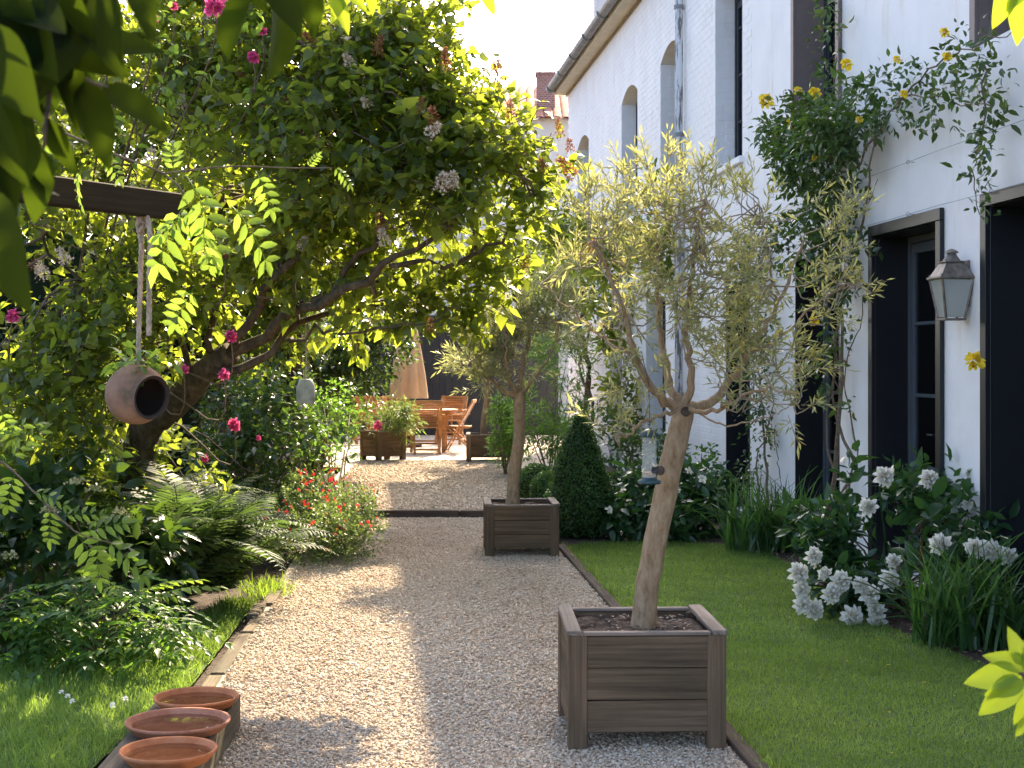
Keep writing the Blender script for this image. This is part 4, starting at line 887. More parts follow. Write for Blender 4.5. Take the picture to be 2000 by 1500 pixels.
# ------------------------------------------------------------------ pergola beam, hanging clay pot, hanging jar
pg = thing('pergola', 'weathered timber pergola beam with the clay pot hanging from it', 'pergola', (-2.45, 4.1, 0))
def local_bar(n, p0, p1, w, t, mat, root):
    p0, p1 = np.array(p0, float), np.array(p1, float); d = p1 - p0; L = np.linalg.norm(d); mb = MB(); mb.box((0, 0, 0), (L, w, t), ch=.005)
    o = link(n, mesh_from(n, *mb.arrays()), mat, root, (p0 + p1) / 2 - np.array(root.location)); R = frames(d[None], UPV[None])[0]
    o.rotation_euler = Matrix(np.stack([R[:, 1], -R[:, 0], R[:, 2]], -1)).to_euler(); return o
local_bar('beam', (-2.55, 3.9, 2.225), (-1.352, 6.0, 2.232), .055, .108, M['beam'], pg); local_bar('post', (-2.45, 4.1, 0), (-2.45, 4.1, 2.16), .1, .1, M['beam'], pg); local_bar('brace', (-2.42, 4.15, 1.7), (-2.1, 4.7, 2.17), .05, .07, M['beam'], pg)
pc = P(266, 770, 5.86); PT = thing('hanging_pot', 'round aged clay pot with open side hanging on sisal rope', 'pot', (pc[0], pc[1], pc[2] - .117)); rp = .120
mb = MB(); ax = nrm(A3(.78, -.60, -.12)); RR = frames(A3(0, 0, 1)[None] * 0 + ax[None], UPV[None])[0]; RR = np.stack([RR[:, 0], RR[:, 2], RR[:, 1]], -1)
th = np.linspace(np.pi, np.pi * .235, 16); prof = [(max(rp * math.sin(t), .0005), rp * math.cos(t)) for t in th]; e = prof[-1]
prof += [(e[0] + .008, e[1] + .004), (e[0] + .006, e[1] + .010), (e[0] - .006, e[1] + .006)] + [(max((rp - .011) * math.sin(t), .0005), (rp - .011) * math.cos(t)) for t in th[::-1]]
mb.lathe(prof[:18], 32, (0, 0, .117), RR); body = build('body', mb, M['aged_clay'], PT, smooth=True)
mb = MB(); mb.lathe(prof[17:], 32, (0, 0, .117), RR); build('hollow', mb, M['clay_dark'], PT, smooth=True)
hk = P(278, 424, 5.86) - np.array(PT.location); mb = MB()
def twist(pts, r, n=70):
    q = spline(pts, n); out = MB()
    for k in range(3):
        ph = k * 2.094; L = np.cumsum(np.r_[0, np.linalg.norm(np.diff(q, axis=0), axis=1)]); a = L / (r * 9) * 6.283 + ph
        out.tube(q + np.stack([np.cos(a) * r * .55, np.sin(a) * r * .55, np.zeros(n)], -1), r * .62, 5)
    return out
build('rope', twist([hk, hk + A3(-.004, 0, -.15), A3(.012, 0, .40), A3(.010, 0, .23)], .010), M['rope'], PT)
t2 = P(293, 455, 5.83) - np.array(PT.location); e2 = P(291, 655, 5.83) - np.array(PT.location)
build('rope_end', twist([hk + A3(-.012, -.01, -.03), hk + A3(.02, -.03, .012), t2 + A3(.006, -.02, -.02), (t2 + e2) / 2, e2], .0105, 60), M['rope'], PT)
build('knot', twist([hk + A3(-.02, -.012, .0), hk + A3(.016, -.024, -.03), hk + A3(-.012, -.02, -.06), hk + A3(.018, -.02, -.03), hk + A3(-.02, .01, -.015), hk + A3(0, -.02, -.10)], .009, 50), M['rope'], PT)
mb = MB(); C = np.repeat(A3(*PT.location)[None] + A3(.0, 0, .225)[None], 16, 0) + rng.normal(scale=.03, size=(16, 3)); Dv = nrm(rng.normal(size=(16, 3)) * A3(1, .8, .3) + A3(.25, -.2, .2)); clumps(mb, C, Dv, 5, .09, OVATE, .055, .7, .3, 1); build('trailing_leaves', mb, M['wisteria'], PT, True)
jc = P(597, 765, 10.2); JR = thing('hanging_jar', 'small cloudy grey jar hanging on a thin cord under the lilac', 'jar', (jc[0], jc[1], jc[2] - .085))
mb = MB(); mb.lathe([(.0005, .0), (.055, 0), (.064, .015), (.066, .12), (.05, .15), (.045, .17), (.0005, .172)], 18); build('jar_body', mb, M['jar'], JR, smooth=True)
mb = MB(); mb.tube([(0, 0, .17), (0.004, 0, .35), (0, 0, .56)], .004, 5); build('cord', mb, M['rope'], JR)
# ------------------------------------------------------------------ flowers and shrubs
def flower_mesh(name, n, rad, petal=(.42, .6), layers=4, flat=.75, curl=.35):
    t = leafgrid(5, .8, curl, .1, .6); mb = MB()
    for L in range(layers):
        m = max(4, int(n / layers)); el = .15 + 1.25 * L / layers
        az = np.arange(m) / m * 6.283 + L * .7 + rng.normal(scale=.2, size=m); e = el + rng.normal(scale=.16, size=m)
        d = np.stack([np.cos(az) * np.cos(e), np.sin(az) * np.cos(e), np.sin(e)], -1); nn = np.stack([-np.cos(az) * np.sin(e), -np.sin(az) * np.sin(e), np.cos(e)], -1) + rng.normal(scale=.25, size=(m, 3))
        inst(mb, t, d * rad * .12, frames(d, nn), rad * (.95 - .11 * L) * rng.uniform(.8, 1.15, m), (rng.random(m) * .55 + .45 * (1 - L / layers)).clip(0, 1))
    return mesh_from(name, *mb.arrays())
def pompom(name, n, rad):
    t = leafgrid(5, .95, -.25, .22, .62); mb = MB(); d = rand_dirs(n); d[:, 2] = np.abs(d[:, 2]) * 1.1 - .35; d = nrm(d)
    gd = nrm(d * A3(1, 1, .55) + rng.normal(scale=.35, size=(n, 3))); nn = UPV * .6 + rng.normal(scale=.6, size=(n, 3)); k = rng.random(n)
    inst(mb, t, d * rad * (.03 + .42 * k)[:, None], frames(gd, nn), rad * rng.uniform(.34, .6, n) * (1.3 - .5 * min(1, n / 150)), (.1 + k * .9))
    m = 9; az = np.arange(m) / m * 6.283; g = np.stack([np.cos(az), np.sin(az), rng.normal(scale=.2, size=m) - .1], -1); inst(mb, leafgrid(6, .55, .25, .15, .6), g * rad * .2, frames(g, np.repeat(UPV[None], m, 0) + rng.normal(scale=.25, size=(m, 3))), rad * rng.uniform(.6, .85, m), np.ones(m) * .9)
    return mesh_from(name, *mb.arrays())
peony_me = [pompom('flower', 150, .09), pompom('flower', 170, .09), pompom('flower', 140, .085)]
rose_p = [pompom('flower', 50, .05), pompom('flower', 44, .05)]
rose_y = [pompom('flower', 26, .06), pompom('flower', 22, .058)]
def put_flower(root, mes, mat, p, d, s, tag_=None):
    me = mes[rng.integers(len(mes))]; key = me.name + mat.name
    if not me.materials: me.materials.append(mat)
    q = Vector(d).to_track_quat('Z', 'Y').to_euler()
    o = link('flower', me, mat, root, np.asarray(p) - np.array(root.location), (q.x, q.y, q.z + rng.random() * .5)); o.scale = (s, s, s); return o
def shrub(name, label, cat, base, blobs, dens, nl, L, tmpl, leaf, mat, stems=6, group=None, cull=-.3, ns=3.0, droop=.3, spread=1.0, up=1.0, stem_r=.012, stem_mat='twig', seed=3, shell=.4, outw=.8, upw=.5, extra=None):
    r = thing(name, label, cat, base, 0, group); B = np.array(base, float)
    Pt, D = blobs_points(blobs, dens, cull, ns, seed, shell); D = nrm(D * outw + UPV * upw + rng.normal(scale=.4, size=D.shape)); tone = (sn(Pt, 2.0, seed + 5) * .5 + .5).clip(0, 1)
    lv = MB(); clumps(lv, Pt, D, nl, L, tmpl, leaf, spread, droop, up, jit=leaf * .2, tone=tone); build('foliage', lv, M[mat], r, True)
    sm = MB(); k = rng.choice(len(Pt), min(stems, len(Pt)), replace=False)
    for i in k: m_ = (B * A3(.5, .5, .3) + Pt[i] * A3(.5, .5, .7)) + rng.normal(scale=.04, size=3); b0 = B + rng.normal(scale=.05, size=3) * A3(1, 1, 0); sm.tube(spline([b0, m_, Pt[i]], 7), np.linspace(stem_r, stem_r * .3, 7), 5)
    build('stems', sm, M[stem_mat], r, True); return r

# lilac: leaning multi-stemmed trunk and broad crown
LB = P(245, 905, 10.6); LB[2] = 0
lil = thing('lilac_tree', 'broad lilac tree with leaning mossy trunk and withered brown flowers over the path', 'tree', LB)
def LD(u, D): return D - float(np.interp(u, [200, 800], [.6, 2.3]))
def LP(u, v, D=11.0): return P(u, v, LD(u, D))
tk = [LB + A3(-.05, 0, 0), LP(275, 860, 11.15), LP(330, 800, 11.1), LP(395, 730, 11), LP(450, 690, 11)]
mb = MB(); mb.tube(spline(tk, 18), np.linspace(.13, .075, 18), 12, lump=.07, seed=2); build('trunk', mb, M['bark'], lil, True, smooth=True)
lims = [([LP(445, 695), LP(530, 640), LP(640, 585, 10.8), LP(760, 520, 10.7), LP(880, 420, 10.8)], .075, .02), ([LP(400, 728), LP(480, 715), LP(560, 665, 11.2), (LP(690, 610, 11.3)), LP(830, 600, 11.4), LP(960, 590, 11.4)], .055, .012),
        ([LP(450, 690), LP(500, 600, 10.8), LP(590, 480, 10.6), LP(640, 300, 10.6), LP(660, 120, 10.7)], .06, .015), ([LP(395, 730), LP(410, 620, 10.8), LP(430, 450, 10.7), LP(400, 250, 10.8)], .05, .014), ([LP(380, 745), LP(340, 640, 10.6), LP(270, 500, 10.3), LP(200, 300, 10.3)], .045, .012),
        ([LP(330, 800), LP(250, 700, 10.6), LP(150, 560, 10.2), LP(70, 420, 10)], .04, .012), ([LP(640, 585, 10.8), LP(720, 470, 10.7), LP(800, 300, 10.8), LP(860, 160, 11)], .035, .01), ([LP(760, 520, 10.7), LP(900, 500, 10.9), LP(1010, 440, 11.1), LP(1070, 330, 11.2)], .028, .008),
        ([LP(530, 640), LP(650, 570, 11.2), LP(800, 540, 11.3), LP(930, 490, 11.3)], .04, .01), ([LP(560, 665, 11.2), LP(640, 640, 11.1), LP(760, 640, 11), LP(900, 600, 11)], .022, .007), ([LP(600, 600, 10.9), LP(700, 500, 11), LP(760, 380, 11.1), LP(820, 300, 11.2)], .03, .01)]
LE = []
for k, (pts, r0, r1) in enumerate(lims):
    q = spline(pts, 16); q[2:-1] += rng.normal(scale=.03, size=(13, 3)); mb = MB(); mb.tube(q, np.linspace(r0, r1, 16) * .58, 8, lump=.06, seed=k); build('branch', mb, M['bark'], lil, True, smooth=True); LE.append(q)
LE = np.vstack(LE)
LBL = PB([(u, v, LD(u, D), r) for u, v, D, r in [(620, -40, 11, 170), (760, 20, 11, 120), (430, 0, 11, 150), (560, 130, 10.8, 160), (730, 150, 10.8, 140), (830, 150, 11, 85), (330, 160, 11, 150), (920, 245, 11, 85), (990, 290, 11.1, 65), (1030, 350, 11.2, 48), (880, 320, 10.8, 130), (700, 310, 10.5, 160), (520, 330, 10.5, 150), (340, 330, 10.5, 140),
          (180, 330, 10.6, 150), (960, 430, 11.1, 82), (820, 440, 10.7, 120), (660, 450, 10.8, 120), (940, 540, 11.3, 62), (860, 570, 11.4, 70), (760, 560, 11.2, 75), (520, 480, 10.8, 110), (920, 610, 11.4, 42), (690, 620, 11.3, 40), (800, 630, 11.3, 42), (90, 480, 10, 150), (230, 540, 10.1, 130), (60, 650, 9.7, 130), (190, 680, 9.9, 105), (110, 790, 9.6, 110), (380, 560, 10.6, 90), (60, 250, 10.8, 150), (300, 690, 10.8, 50), (640, 230, 11.3, 150), (450, 200, 11.3, 150), (560, 400, 11.3, 130), (780, 260, 11.4, 130)]], .8)
Pt, Dv = blobs_points(LBL, 112, cull=-.16, ns=1.9, seed=21, shell=.5)
Dv = nrm(Dv * .7 + UPV * .35 + A3(.15, -.25, 0) + rng.normal(scale=.45, size=Dv.shape)); tone = (sn(Pt, 1.4, 8) * .5 + .5).clip(0, 1)
lv = MB(); clumps(lv, Pt, Dv, 10, .20, HEART, .068, 1.0, .55, 1.0, jit=.03, tone=tone, svar=.28); build('crown', lv, M['lilac'], lil, True)
tw = MB(); twigs(tw, Pt, Dv, .2, .0035); nr = LE[np.argmin(((Pt[:, None] - LE[None]) ** 2).sum(-1), 1)]
for i in rng.choice(len(Pt), 420, replace=False): tw.tube(spline([nr[i], (nr[i] + Pt[i]) / 2 + rng.normal(scale=.06, size=3), Pt[i]], 5), np.linspace(.011, .004, 5), 4, cap=False)
build('twigs', tw, M['twig'], lil, True)
FLO = T_([(0, 0, 0), (-.5, .5, .1), (0, 1, 0), (.5, .5, .1)], [(0, 2, 1), (0, 3, 2)])
def panicle(name, n=150, L=.16, w=.05):
    mb = MB(); t = rng.random(n) ** .8; r = w * (1 - t * .75); a = rng.random(n) * 6.283
    r = r * rng.uniform(.35, 1, n); pos = np.stack([np.cos(a) * r, np.sin(a) * r, t * L], -1) + rng.normal(scale=.004, size=(n, 3)); d = nrm(np.stack([np.cos(a), np.sin(a), np.full(n, .3)], -1) + rng.normal(scale=.6, size=(n, 3)))
    inst(mb, FLO, pos, frames(d, rand_dirs(n)), rng.uniform(.012, .02, n)); mb.tube([(0, 0, -.005), (0, 0, L * .95)], .003, 4); return mesh_from(name, *mb.arrays())
pan_b = [panicle('flower_cluster') for _ in range(3)]; pan_w = [panicle('flower_cluster', 170, .13, .055) for _ in range(2)]
for me in pan_b: me.materials.append(M['brown_floret'])
for me in pan_w: me.materials.append(M['pale_floret'])
def pan(u, v, D, mes, s, up=1.0):
    d = Vector((rng.normal(scale=.4), rng.normal(scale=.4) - .2, up)).to_track_quat('Z', 'Y').to_euler(); o = link('flower_cluster', mes[rng.integers(len(mes))], None, lil, P(u, v, LD(u, D)) - LB, tuple(d)); o.scale = (s,) * 3
for (u, v, s) in [(825, 240, 1.2), (850, 250, 1.0), (735, 100, .9), (770, 60, .8), (905, 250, 1), (925, 270, 1), (1050, 250, .9), (1075, 290, 1), (1115, 290, .9), (1125, 340, 1), (1095, 260, .8), (985, 160, .9), (1040, 190, .8), (965, 150, .8), (1020, 130, .8), (330, 310, .9), (620, 80, .9), (820, 215, .8), (870, 130, .8), (745, 450, 1.), (1020, 520, .9),
                  (600, 575, .8), (840, 640, .8), (1135, 500, .9), (755, 280, .9), (690, 205, .9), (1065, 330, .8), (60, 520, .9), (940, 200, .8), (1000, 230, .8), (880, 70, .8), (790, 120, .8), (570, 210, .8), (480, 150, .8)]: (rng.random() < .68) and pan(u, v + 8, 10.35 if u < 1000 else 10.75, pan_b, s * rng.uniform(.6, 1))
for (u, v, s) in [(860, 375, 1.0), (885, 370, .9), (752, 480, .9), (622, 215, .8), (835, 265, .9), (685, 130, .8), (355, 210, .8), (85, 545, 1.1), (135, 515, 1), (590, 490, .8), (290, 320, .9), (720, 210, .7)]: pan(u, v, 10.25 if u > 300 else 9.4, pan_w, s * .85)

# trees behind the lilac
def big_tree(name, label, base, blobs, dens, leaf, mat, seed, nl=7, L=.28, tmpl=OV4, tr=.14):
    r = thing(name, label, 'tree', base, 0, 'trees and tall shrubs behind the lilac'); B = np.array(base, float); c = np.mean([b[0] for b in blobs], 0)
    mb = MB(); mb.tube(spline([B, B * .6 + c * .4 + A3(.1, 0, 0), c], 12), np.linspace(tr, tr * .4, 12), 9, lump=.05, seed=seed); build('trunk', mb, M['bark'], r, True, smooth=True)
    lm = MB()
    for b in blobs: lm.tube(spline([B * .5 + c * .5, (c + b[0]) / 2 + A3(0, 0, -.2), b[0]], 8), np.linspace(tr * .5, .012, 8), 6)
    build('limbs', lm, M['bark'], r, True)
    Pt, D = blobs_points(blobs, dens, -.45, 1.4, seed, .45); D = nrm(D + UPV * .3 + rng.normal(scale=.5, size=D.shape)); tone = (sn(Pt, 1.0, seed + 1) * .5 + .5).clip(0, 1)
    lv = MB(); clumps(lv, Pt, D, nl, L, tmpl, leaf, 1.0, .35, 1.0, jit=.06, tone=tone); build('crown', lv, M[mat], r, True); return r
big_tree('background_tree', 'tall leafy tree behind the lilac and the hanging clay pot', (P(150, 700, 16)[0], 16, 0), PB([(60, 60, 16, 190), (250, 50, 16, 170), (120, 250, 15.5, 190), (330, 280, 15.5, 170), (-60, 300, 15, 180), (60, 460, 15, 180), (270, 500, 15, 150), (-60, 560, 14.5, 150), (130, 660, 14.5, 150)]), 48, .13, 'backleaf', 31)
big_tree('background_tree', 'tall leafy tree filling the space behind the lilac branches', (P(560, 700, 17)[0], 17, 0), PB([(480, 60, 17, 170), (640, 120, 17, 170), (460, 260, 16.5, 170), (620, 330, 16.5, 170), (780, 320, 17, 120), (430, 460, 16, 150), (600, 500, 16, 140), (350, 620, 15.5, 120), (480, 620, 16, 110), (740, 470, 17, 110)]), 48, .13, 'backleaf', 33)
big_tree('conifer', 'dark tree beyond the fence between lilac and white house', (P(1050, 0, 34.5)[0], 34.5, 0), PB([(1040, 400, 34.5, 60), (1085, 380, 34.5, 45), (1000, 470, 34.5, 60), (1070, 480, 34.5, 60), (960, 520, 34.5, 60), (1040, 560, 34.5, 60), (890, 560, 34.5, 60)]), 12, .2, 'backleaf', 37, L=.4)
big_tree('evergreen_tree', 'dark small-leaved evergreen tree overhanging the terrace beside the parasol', (P(600, 700, 21)[0], 21.5, TZ), PB([(560, 670, 20.5, 75), (630, 690, 20.5, 80), (700, 690, 20.8, 75), (745, 690, 21, 52), (600, 750, 20.2, 60), (680, 755, 20.5, 52), (770, 640, 21, 48), (520, 740, 19, 60), (650, 610, 21, 80), (740, 600, 21.5, 70)]), 60, .095, 'darkleaf', 41, nl=9, L=.22)
# clipped hedge closing the garden on the left
hd = thing('hedge', 'tall dark hedge closing the garden behind the lilac and ferns', 'hedge', (-4.6, 17, 0)); mb = MB(); HP = [A3(-6.6, 12.2, 0), A3(-3.6, 15.0, 0), A3(-3.3, 22.0, 0), A3(-4.6, 29, 0)]
lv = MB()
for p, q in zip(HP, HP[1:]):
    mb.bar(p + A3(0, 0, 1.35), q + A3(0, 0, 1.35), .7, 2.7, .1); t = nrm(q - p); nn = np.cross(t, UPV); L_ = np.linalg.norm(q - p); n = int(L_ * 2.9 * 520)
    s_ = rng.random(n); zz_ = rng.random(n) * 2.95; po = p + (q - p) * s_[:, None] + nn * (.36 + rng.normal(scale=.06, size=n) + .10 * np.sin(s_ * L_ * 2.2 + zz_ * 2))[:, None] + UPV * zz_[:, None]
    d_ = rand_dirs(n) + nn * .6; inst(lv, OV4, po, frames(d_, nn + rng.normal(scale=.5, size=(n, 3))), .075 * rng.uniform(.6, 1.4, n))
build('core', mb, flat_mat('hedge_twigs', (.015, .022, .01), .9, .1), hd, True); build('foliage', lv, M['darkleaf'], hd, True)
# dark leafy shrubs under the lilac
shrub('camellia_shrub', 'dark glossy shrub with pink roses growing through it behind the fern', 'shrub', (P(500, 900, 12.8)[0], 12.8, 0), PB([(460, 830, 12.8, 80), (540, 850, 12.8, 80), (470, 930, 12.6, 85), (560, 930, 12.8, 75), (610, 880, 13.2, 60), (420, 900, 12.5, 60), (520, 780, 13, 70)]), 90, 8, .16, OVATE, .07, 'darkleaf', 10, seed=51)
shrub('small_leaf_shrub', 'low pale green shrub along the terrace edge near the step', 'shrub', (P(655, 900, 16.5)[0], 16.5, 0), PB([(640, 870, 16.5, 55), (680, 850, 17, 40), (600, 850, 15.5, 55), (660, 920, 16.3, 45), (640, 800, 18, 50), (690, 810, 19, 40)]), 110, 8, .14, OV4, .06, 'fresh', 8, seed=52)
shrub('edge_shrub', 'dense dark shrub behind the saucers and dappled grass', 'shrub', (P(60, 1000, 10.2)[0], 10.2, 0), PB([(60, 900, 10.2, 130), (170, 880, 10.4, 100), (260, 900, 10.6, 80), (-40, 850, 10, 120), (330, 920, 11, 70), (150, 980, 10, 100), (380, 1000, 10.8, 60), (300, 1010, 10.4, 80), (60, 1060, 9.8, 110)]), 90, 7, .16, OVATE, .085, 'backleaf', 10, seed=53)
# hydrangea
hy = shrub('hydrangea', 'broad-leaved hydrangea with pale budding heads beside the fern', 'shrub', (P(110, 1100, 8.9)[0], 8.95, 0), PB([(40, 1010, 8.8, 110), (160, 1010, 8.8, 100), (240, 1050, 8.9, 80), (60, 1120, 8.6, 110), (180, 1130, 8.6, 95), (-40, 1130, 8.4, 110), (20, 1230, 8.4, 80), (110, 1230, 8.6, 70), (200, 1220, 8.8, 60), (260, 1150, 8.9, 60), (-30, 1300, 8.1, 50), (300, 1100, 9.2, 60), (330, 1170, 9.2, 45), (90, 1290, 8.2, 50)]), 66, 7, .15, OVATE, .125, 'darkleaf', 14, droop=.35, spread=1.1, seed=55, shell=.35)
for (u, v) in [(150, 945), (235, 1005), (185, 960), (20, 1090), (95, 1000)]:
    o = link('flower_head', panicle('flower_head', 60, .03, .06), leaf_mat('budding_head', [(0, (.30, .30, .10)), (1, (.5, .46, .26))], (.5, .5, .2), .3), hy, P(u, v, 8.0) - np.array(hy.location))
# pinnate seedlings in front of it
LEAFL = (OVATE[0] * A3(.8, 1, 1), OVATE[1])
def pinnate(n=7, llen=.05, ln=.2, tm=OVATE, droopk=.5):
    """one pinnate leaf, rachis along +Y drooping"""
    mb = MB(); t = np.linspace(.2, 1, n); ys_, zs_ = t * ln, -droopk * ln * t ** 2
    for s in (-1, 1):
        d = np.stack([np.full(n, s * 1.0), np.full(n, .55), np.full(n, -.35)], -1) + rng.normal(scale=.08, size=(n, 3)); inst(mb, tm, np.stack([np.zeros(n), ys_, zs_], -1), frames(d, np.repeat(A3(0, .1, 1)[None], n, 0) + rng.normal(scale=.15, size=(n, 3))), llen * (1 - .45 * np.abs(t - .55)))
    inst(mb, tm, np.array([[0, ln, -droopk * ln]]), frames(A3(0, 1, -droopk * 1.6)[None], UPV[None].copy()), np.array([llen])); mb.tube(np.stack([np.zeros(8), np.linspace(0, ln, 8), -droopk * ln * np.linspace(0, 1, 8) ** 2], -1), .0015, 4)
    return mesh_from('leaf', *mb.arrays())
pin = [pinnate(6, .062, .20, OVATE, d) for d in (.3, .55, .8)]
ws_ = thing('wisteria_seedling', 'low bright shrub of feathered leaves at the grass edge behind the saucers', 'shrub', (P(190, 1330, 7.9)[0], 7.9, 0)); k = 0
for i in range(260):
    a = rng.random() * 6.283; rr = rng.random() ** .5; u = 175 + 180 * rr * math.cos(a); v = 1235 - 105 * rr * math.sin(a); D = 7.9 + rng.normal(scale=.25)
    o = link('leaf', pin[i % 3], M['fresh'] if i % 4 else M['wisteria'], ws_, P(u, v, D) - np.array(ws_.location), (rng.normal(scale=.25) + .35 * rr * math.sin(a), rng.normal(scale=.25), rng.normal(scale=.9) - math.pi / 2 * math.cos(a) + (math.pi if rng.random() < .6 else 0))); o.scale = (rng.uniform(.9, 1.4),) * 3
mb = MB()
for i in range(22): p = P(185 + rng.normal(scale=80), 1200 + rng.normal(scale=50), 7.9 + rng.normal(scale=.2)); mb.tube(spline([np.array(ws_.location) + A3(rng.normal(scale=.05), 0, 0), (np.array(ws_.location) + p) / 2 + A3(0, 0, .05), p], 6), np.linspace(.008, .003, 6), 4)
build('stems', mb, M['twig'], ws_, True)

# ferns: each frond is its own piece
def frond_mesh(L=.75, arch=.45):
    mb = MB(); n = 30; t = np.linspace(.08, .99, n); yy = L * (t - .18 * t ** 3); zz = L * (.55 * t - arch * 1.5 * t ** 2.2); T = nrm(np.stack([np.zeros(n), np.gradient(yy), np.gradient(zz)], -1)); ln = L * .22 * np.sin(np.pi * (t * .93 + .05) ** .8).clip(.05, 1)
    PIN = T_([(0, 0, 0), (-.055, .3, .01), (-.045, .7, 0), (0, 1, -.1), (.045, .7, 0), (.055, .3, .01)], [(0, 1, 5), (1, 2, 5), (2, 4, 5), (2, 3, 4)])
    for s in (-1, 1):
        d = T * .45 + np.array([s, 0, 0]) + A3(0, 0, -.12) + rng.normal(scale=.06, size=(n, 3)); nn = np.cross(np.array([[1.0, 0, 0]]), T) + rng.normal(scale=.12, size=(n, 3)); inst(mb, PIN, np.stack([np.zeros(n), yy, zz], -1), frames(d, nn), ln)
    mb.tube(np.stack([np.zeros(n), yy, zz], -1), np.linspace(.0035, .001, n), 4); return mesh_from('frond', *mb.arrays())
fr = [frond_mesh(.75, .40), frond_mesh(.8, .5), frond_mesh(.65, .3)]
for (u, v, s, nf, lb) in [(340, 1195, 1.3, 48, 'large fern with arching fronds at the foot of the lilac'), (415, 1180, 1.15, 48, 'spreading fern leaning over the stepped timber edging'), (255, 1150, 1.35, 40, 'fern tucked between hydrangea and the larger ferns'), (435, 1110, 1.0, 40, 'small fern beside the red-flowered salvia')]:
    g = G(u, v); r = thing('fern', lb, 'fern', g, 0, 'ferns under the lilac')
    for i in range(nf):
        a = i / nf * 6.283 * 3 + rng.normal(scale=.25); o = link('frond', fr[i % 3], M['fern'], r, (rng.normal(scale=.03), rng.normal(scale=.03), .02), (rng.uniform(.45, 1.2), rng.normal(scale=.15), a)); o.scale = (s * rng.uniform(.85, 1.35),) * 3
# red salvia
sv = shrub('salvia', 'rounded pale-leaved salvia dotted with small red flowers beside the path', 'shrub', (G(640, 1085)[0], G(640, 1085)[1], 0), PB([(600, 1030, 12.6, 70), (660, 1020, 12.5, 65), (570, 1050, 12.3, 60), (680, 1050, 12.3, 45), (620, 980, 12.8, 55), (560, 990, 12.6, 50), (640, 1065, 12.1, 50), (530, 1010, 12.5, 40), (700, 1000, 12.6, 40), (520, 1050, 12.0, 45), (575, 1065, 11.7, 55), (710, 1040, 12.0, 40), (640, 1050, 11.7, 60), (600, 1000, 12, 70), (680, 1000, 12.1, 55)]), 460, 8, .10, OV4, .032, 'salvia', 14, seed=61, droop=.1, upw=.8)
rf_ = flower_mesh('flower', 7, .02, layers=1, curl=.4); rf_.materials.append(M['red_petal'])
for i in range(95):
    a = rng.random() * 6.283; k = rng.random() ** .5; u, v = (620 + 118 * k * math.cos(a), 1000 - 78 * k * math.sin(a)) if i < 70 else (rng.uniform(560, 640), rng.uniform(915, 960)); o = link('flower', rf_, None, sv, P(u + (20 if v < 1000 else 0), v, 11.6 + rng.normal(scale=.15)) - np.array(sv.location), (rng.normal(scale=.6) + .7, rng.normal(scale=.5), rng.random() * 6)); s = rng.uniform(.5, .9); o.scale = (s, s, s)
# tuft of grass by the edging
mb = MB(); g = G(520, 1160); n = 260; pos = np.stack([g[0] + rng.normal(scale=.09, size=n), g[1] + rng.normal(scale=.14, size=n), np.zeros(n)], -1); d = np.stack([rng.normal(scale=.6, size=n), rng.normal(scale=.5, size=n), np.ones(n)], -1); b_ = blade_t(4, .05); inst(mb, b_, pos, frames(d, rand_dirs(n)), rng.uniform(.07, .16, n)); o = build('grass_tuft', mb, M['wisteria']); tag(o, 'bright tuft of long grass where the gravel meets the fern', 'grass', kind='stuff')
# climbing pink rose through the lilac
ros = thing('climbing_rose', 'climbing rose with double pink flowers scattered through the lilac', 'rose', (P(200, 700, 10.4)[0] - .5, 10.3, 0)); RB = np.array(ros.location); mb = MB()
for (u, v, D, s) in [(420, 12, 8.2, 1.5), (300, 35, 8.4, .7), (340, 12, 8.4, .6), (495, 112, 8.4, .9), (512, 60, 8.4, .7), (25, 617, 8.8, 1.), (452, 657, 9.2, .95), (438, 732, 9.2, .85), (458, 830, 10.4, 1.1), (360, 722, 9.3, .7), (400, 895, 11.2, .7), (438, 500, 9., .5), (505, 855, 12, .5), (215, 70, 8.6, .7), (1270, 770, 0, 0)]:
    if s: p = P(u, v, D); put_flower(ros, rose_p, M['pink_petal'], p, (rng.normal(scale=.3), -1, .5), s); mb.tube(spline([p, p + A3(-.1, .25, -.3), p * .5 + RB * .5 + A3(0, .4, .6), RB], 14), np.linspace(.003, .012, 14), 4)
build('canes', mb, M['twig'], ros, True)
lv = MB(); Pt, D = blobs_points(PB([(300, 130, 8.4, 110), (420, 60, 8.4, 80), (230, 200, 8.6, 90), (490, 130, 8.5, 60)]), 30, -.2, 3, 5); clumps(lv, Pt, D, 5, .14, OVATE, .06, 1, .3, 1); build('foliage', lv, M['wisteria'], ros, True)

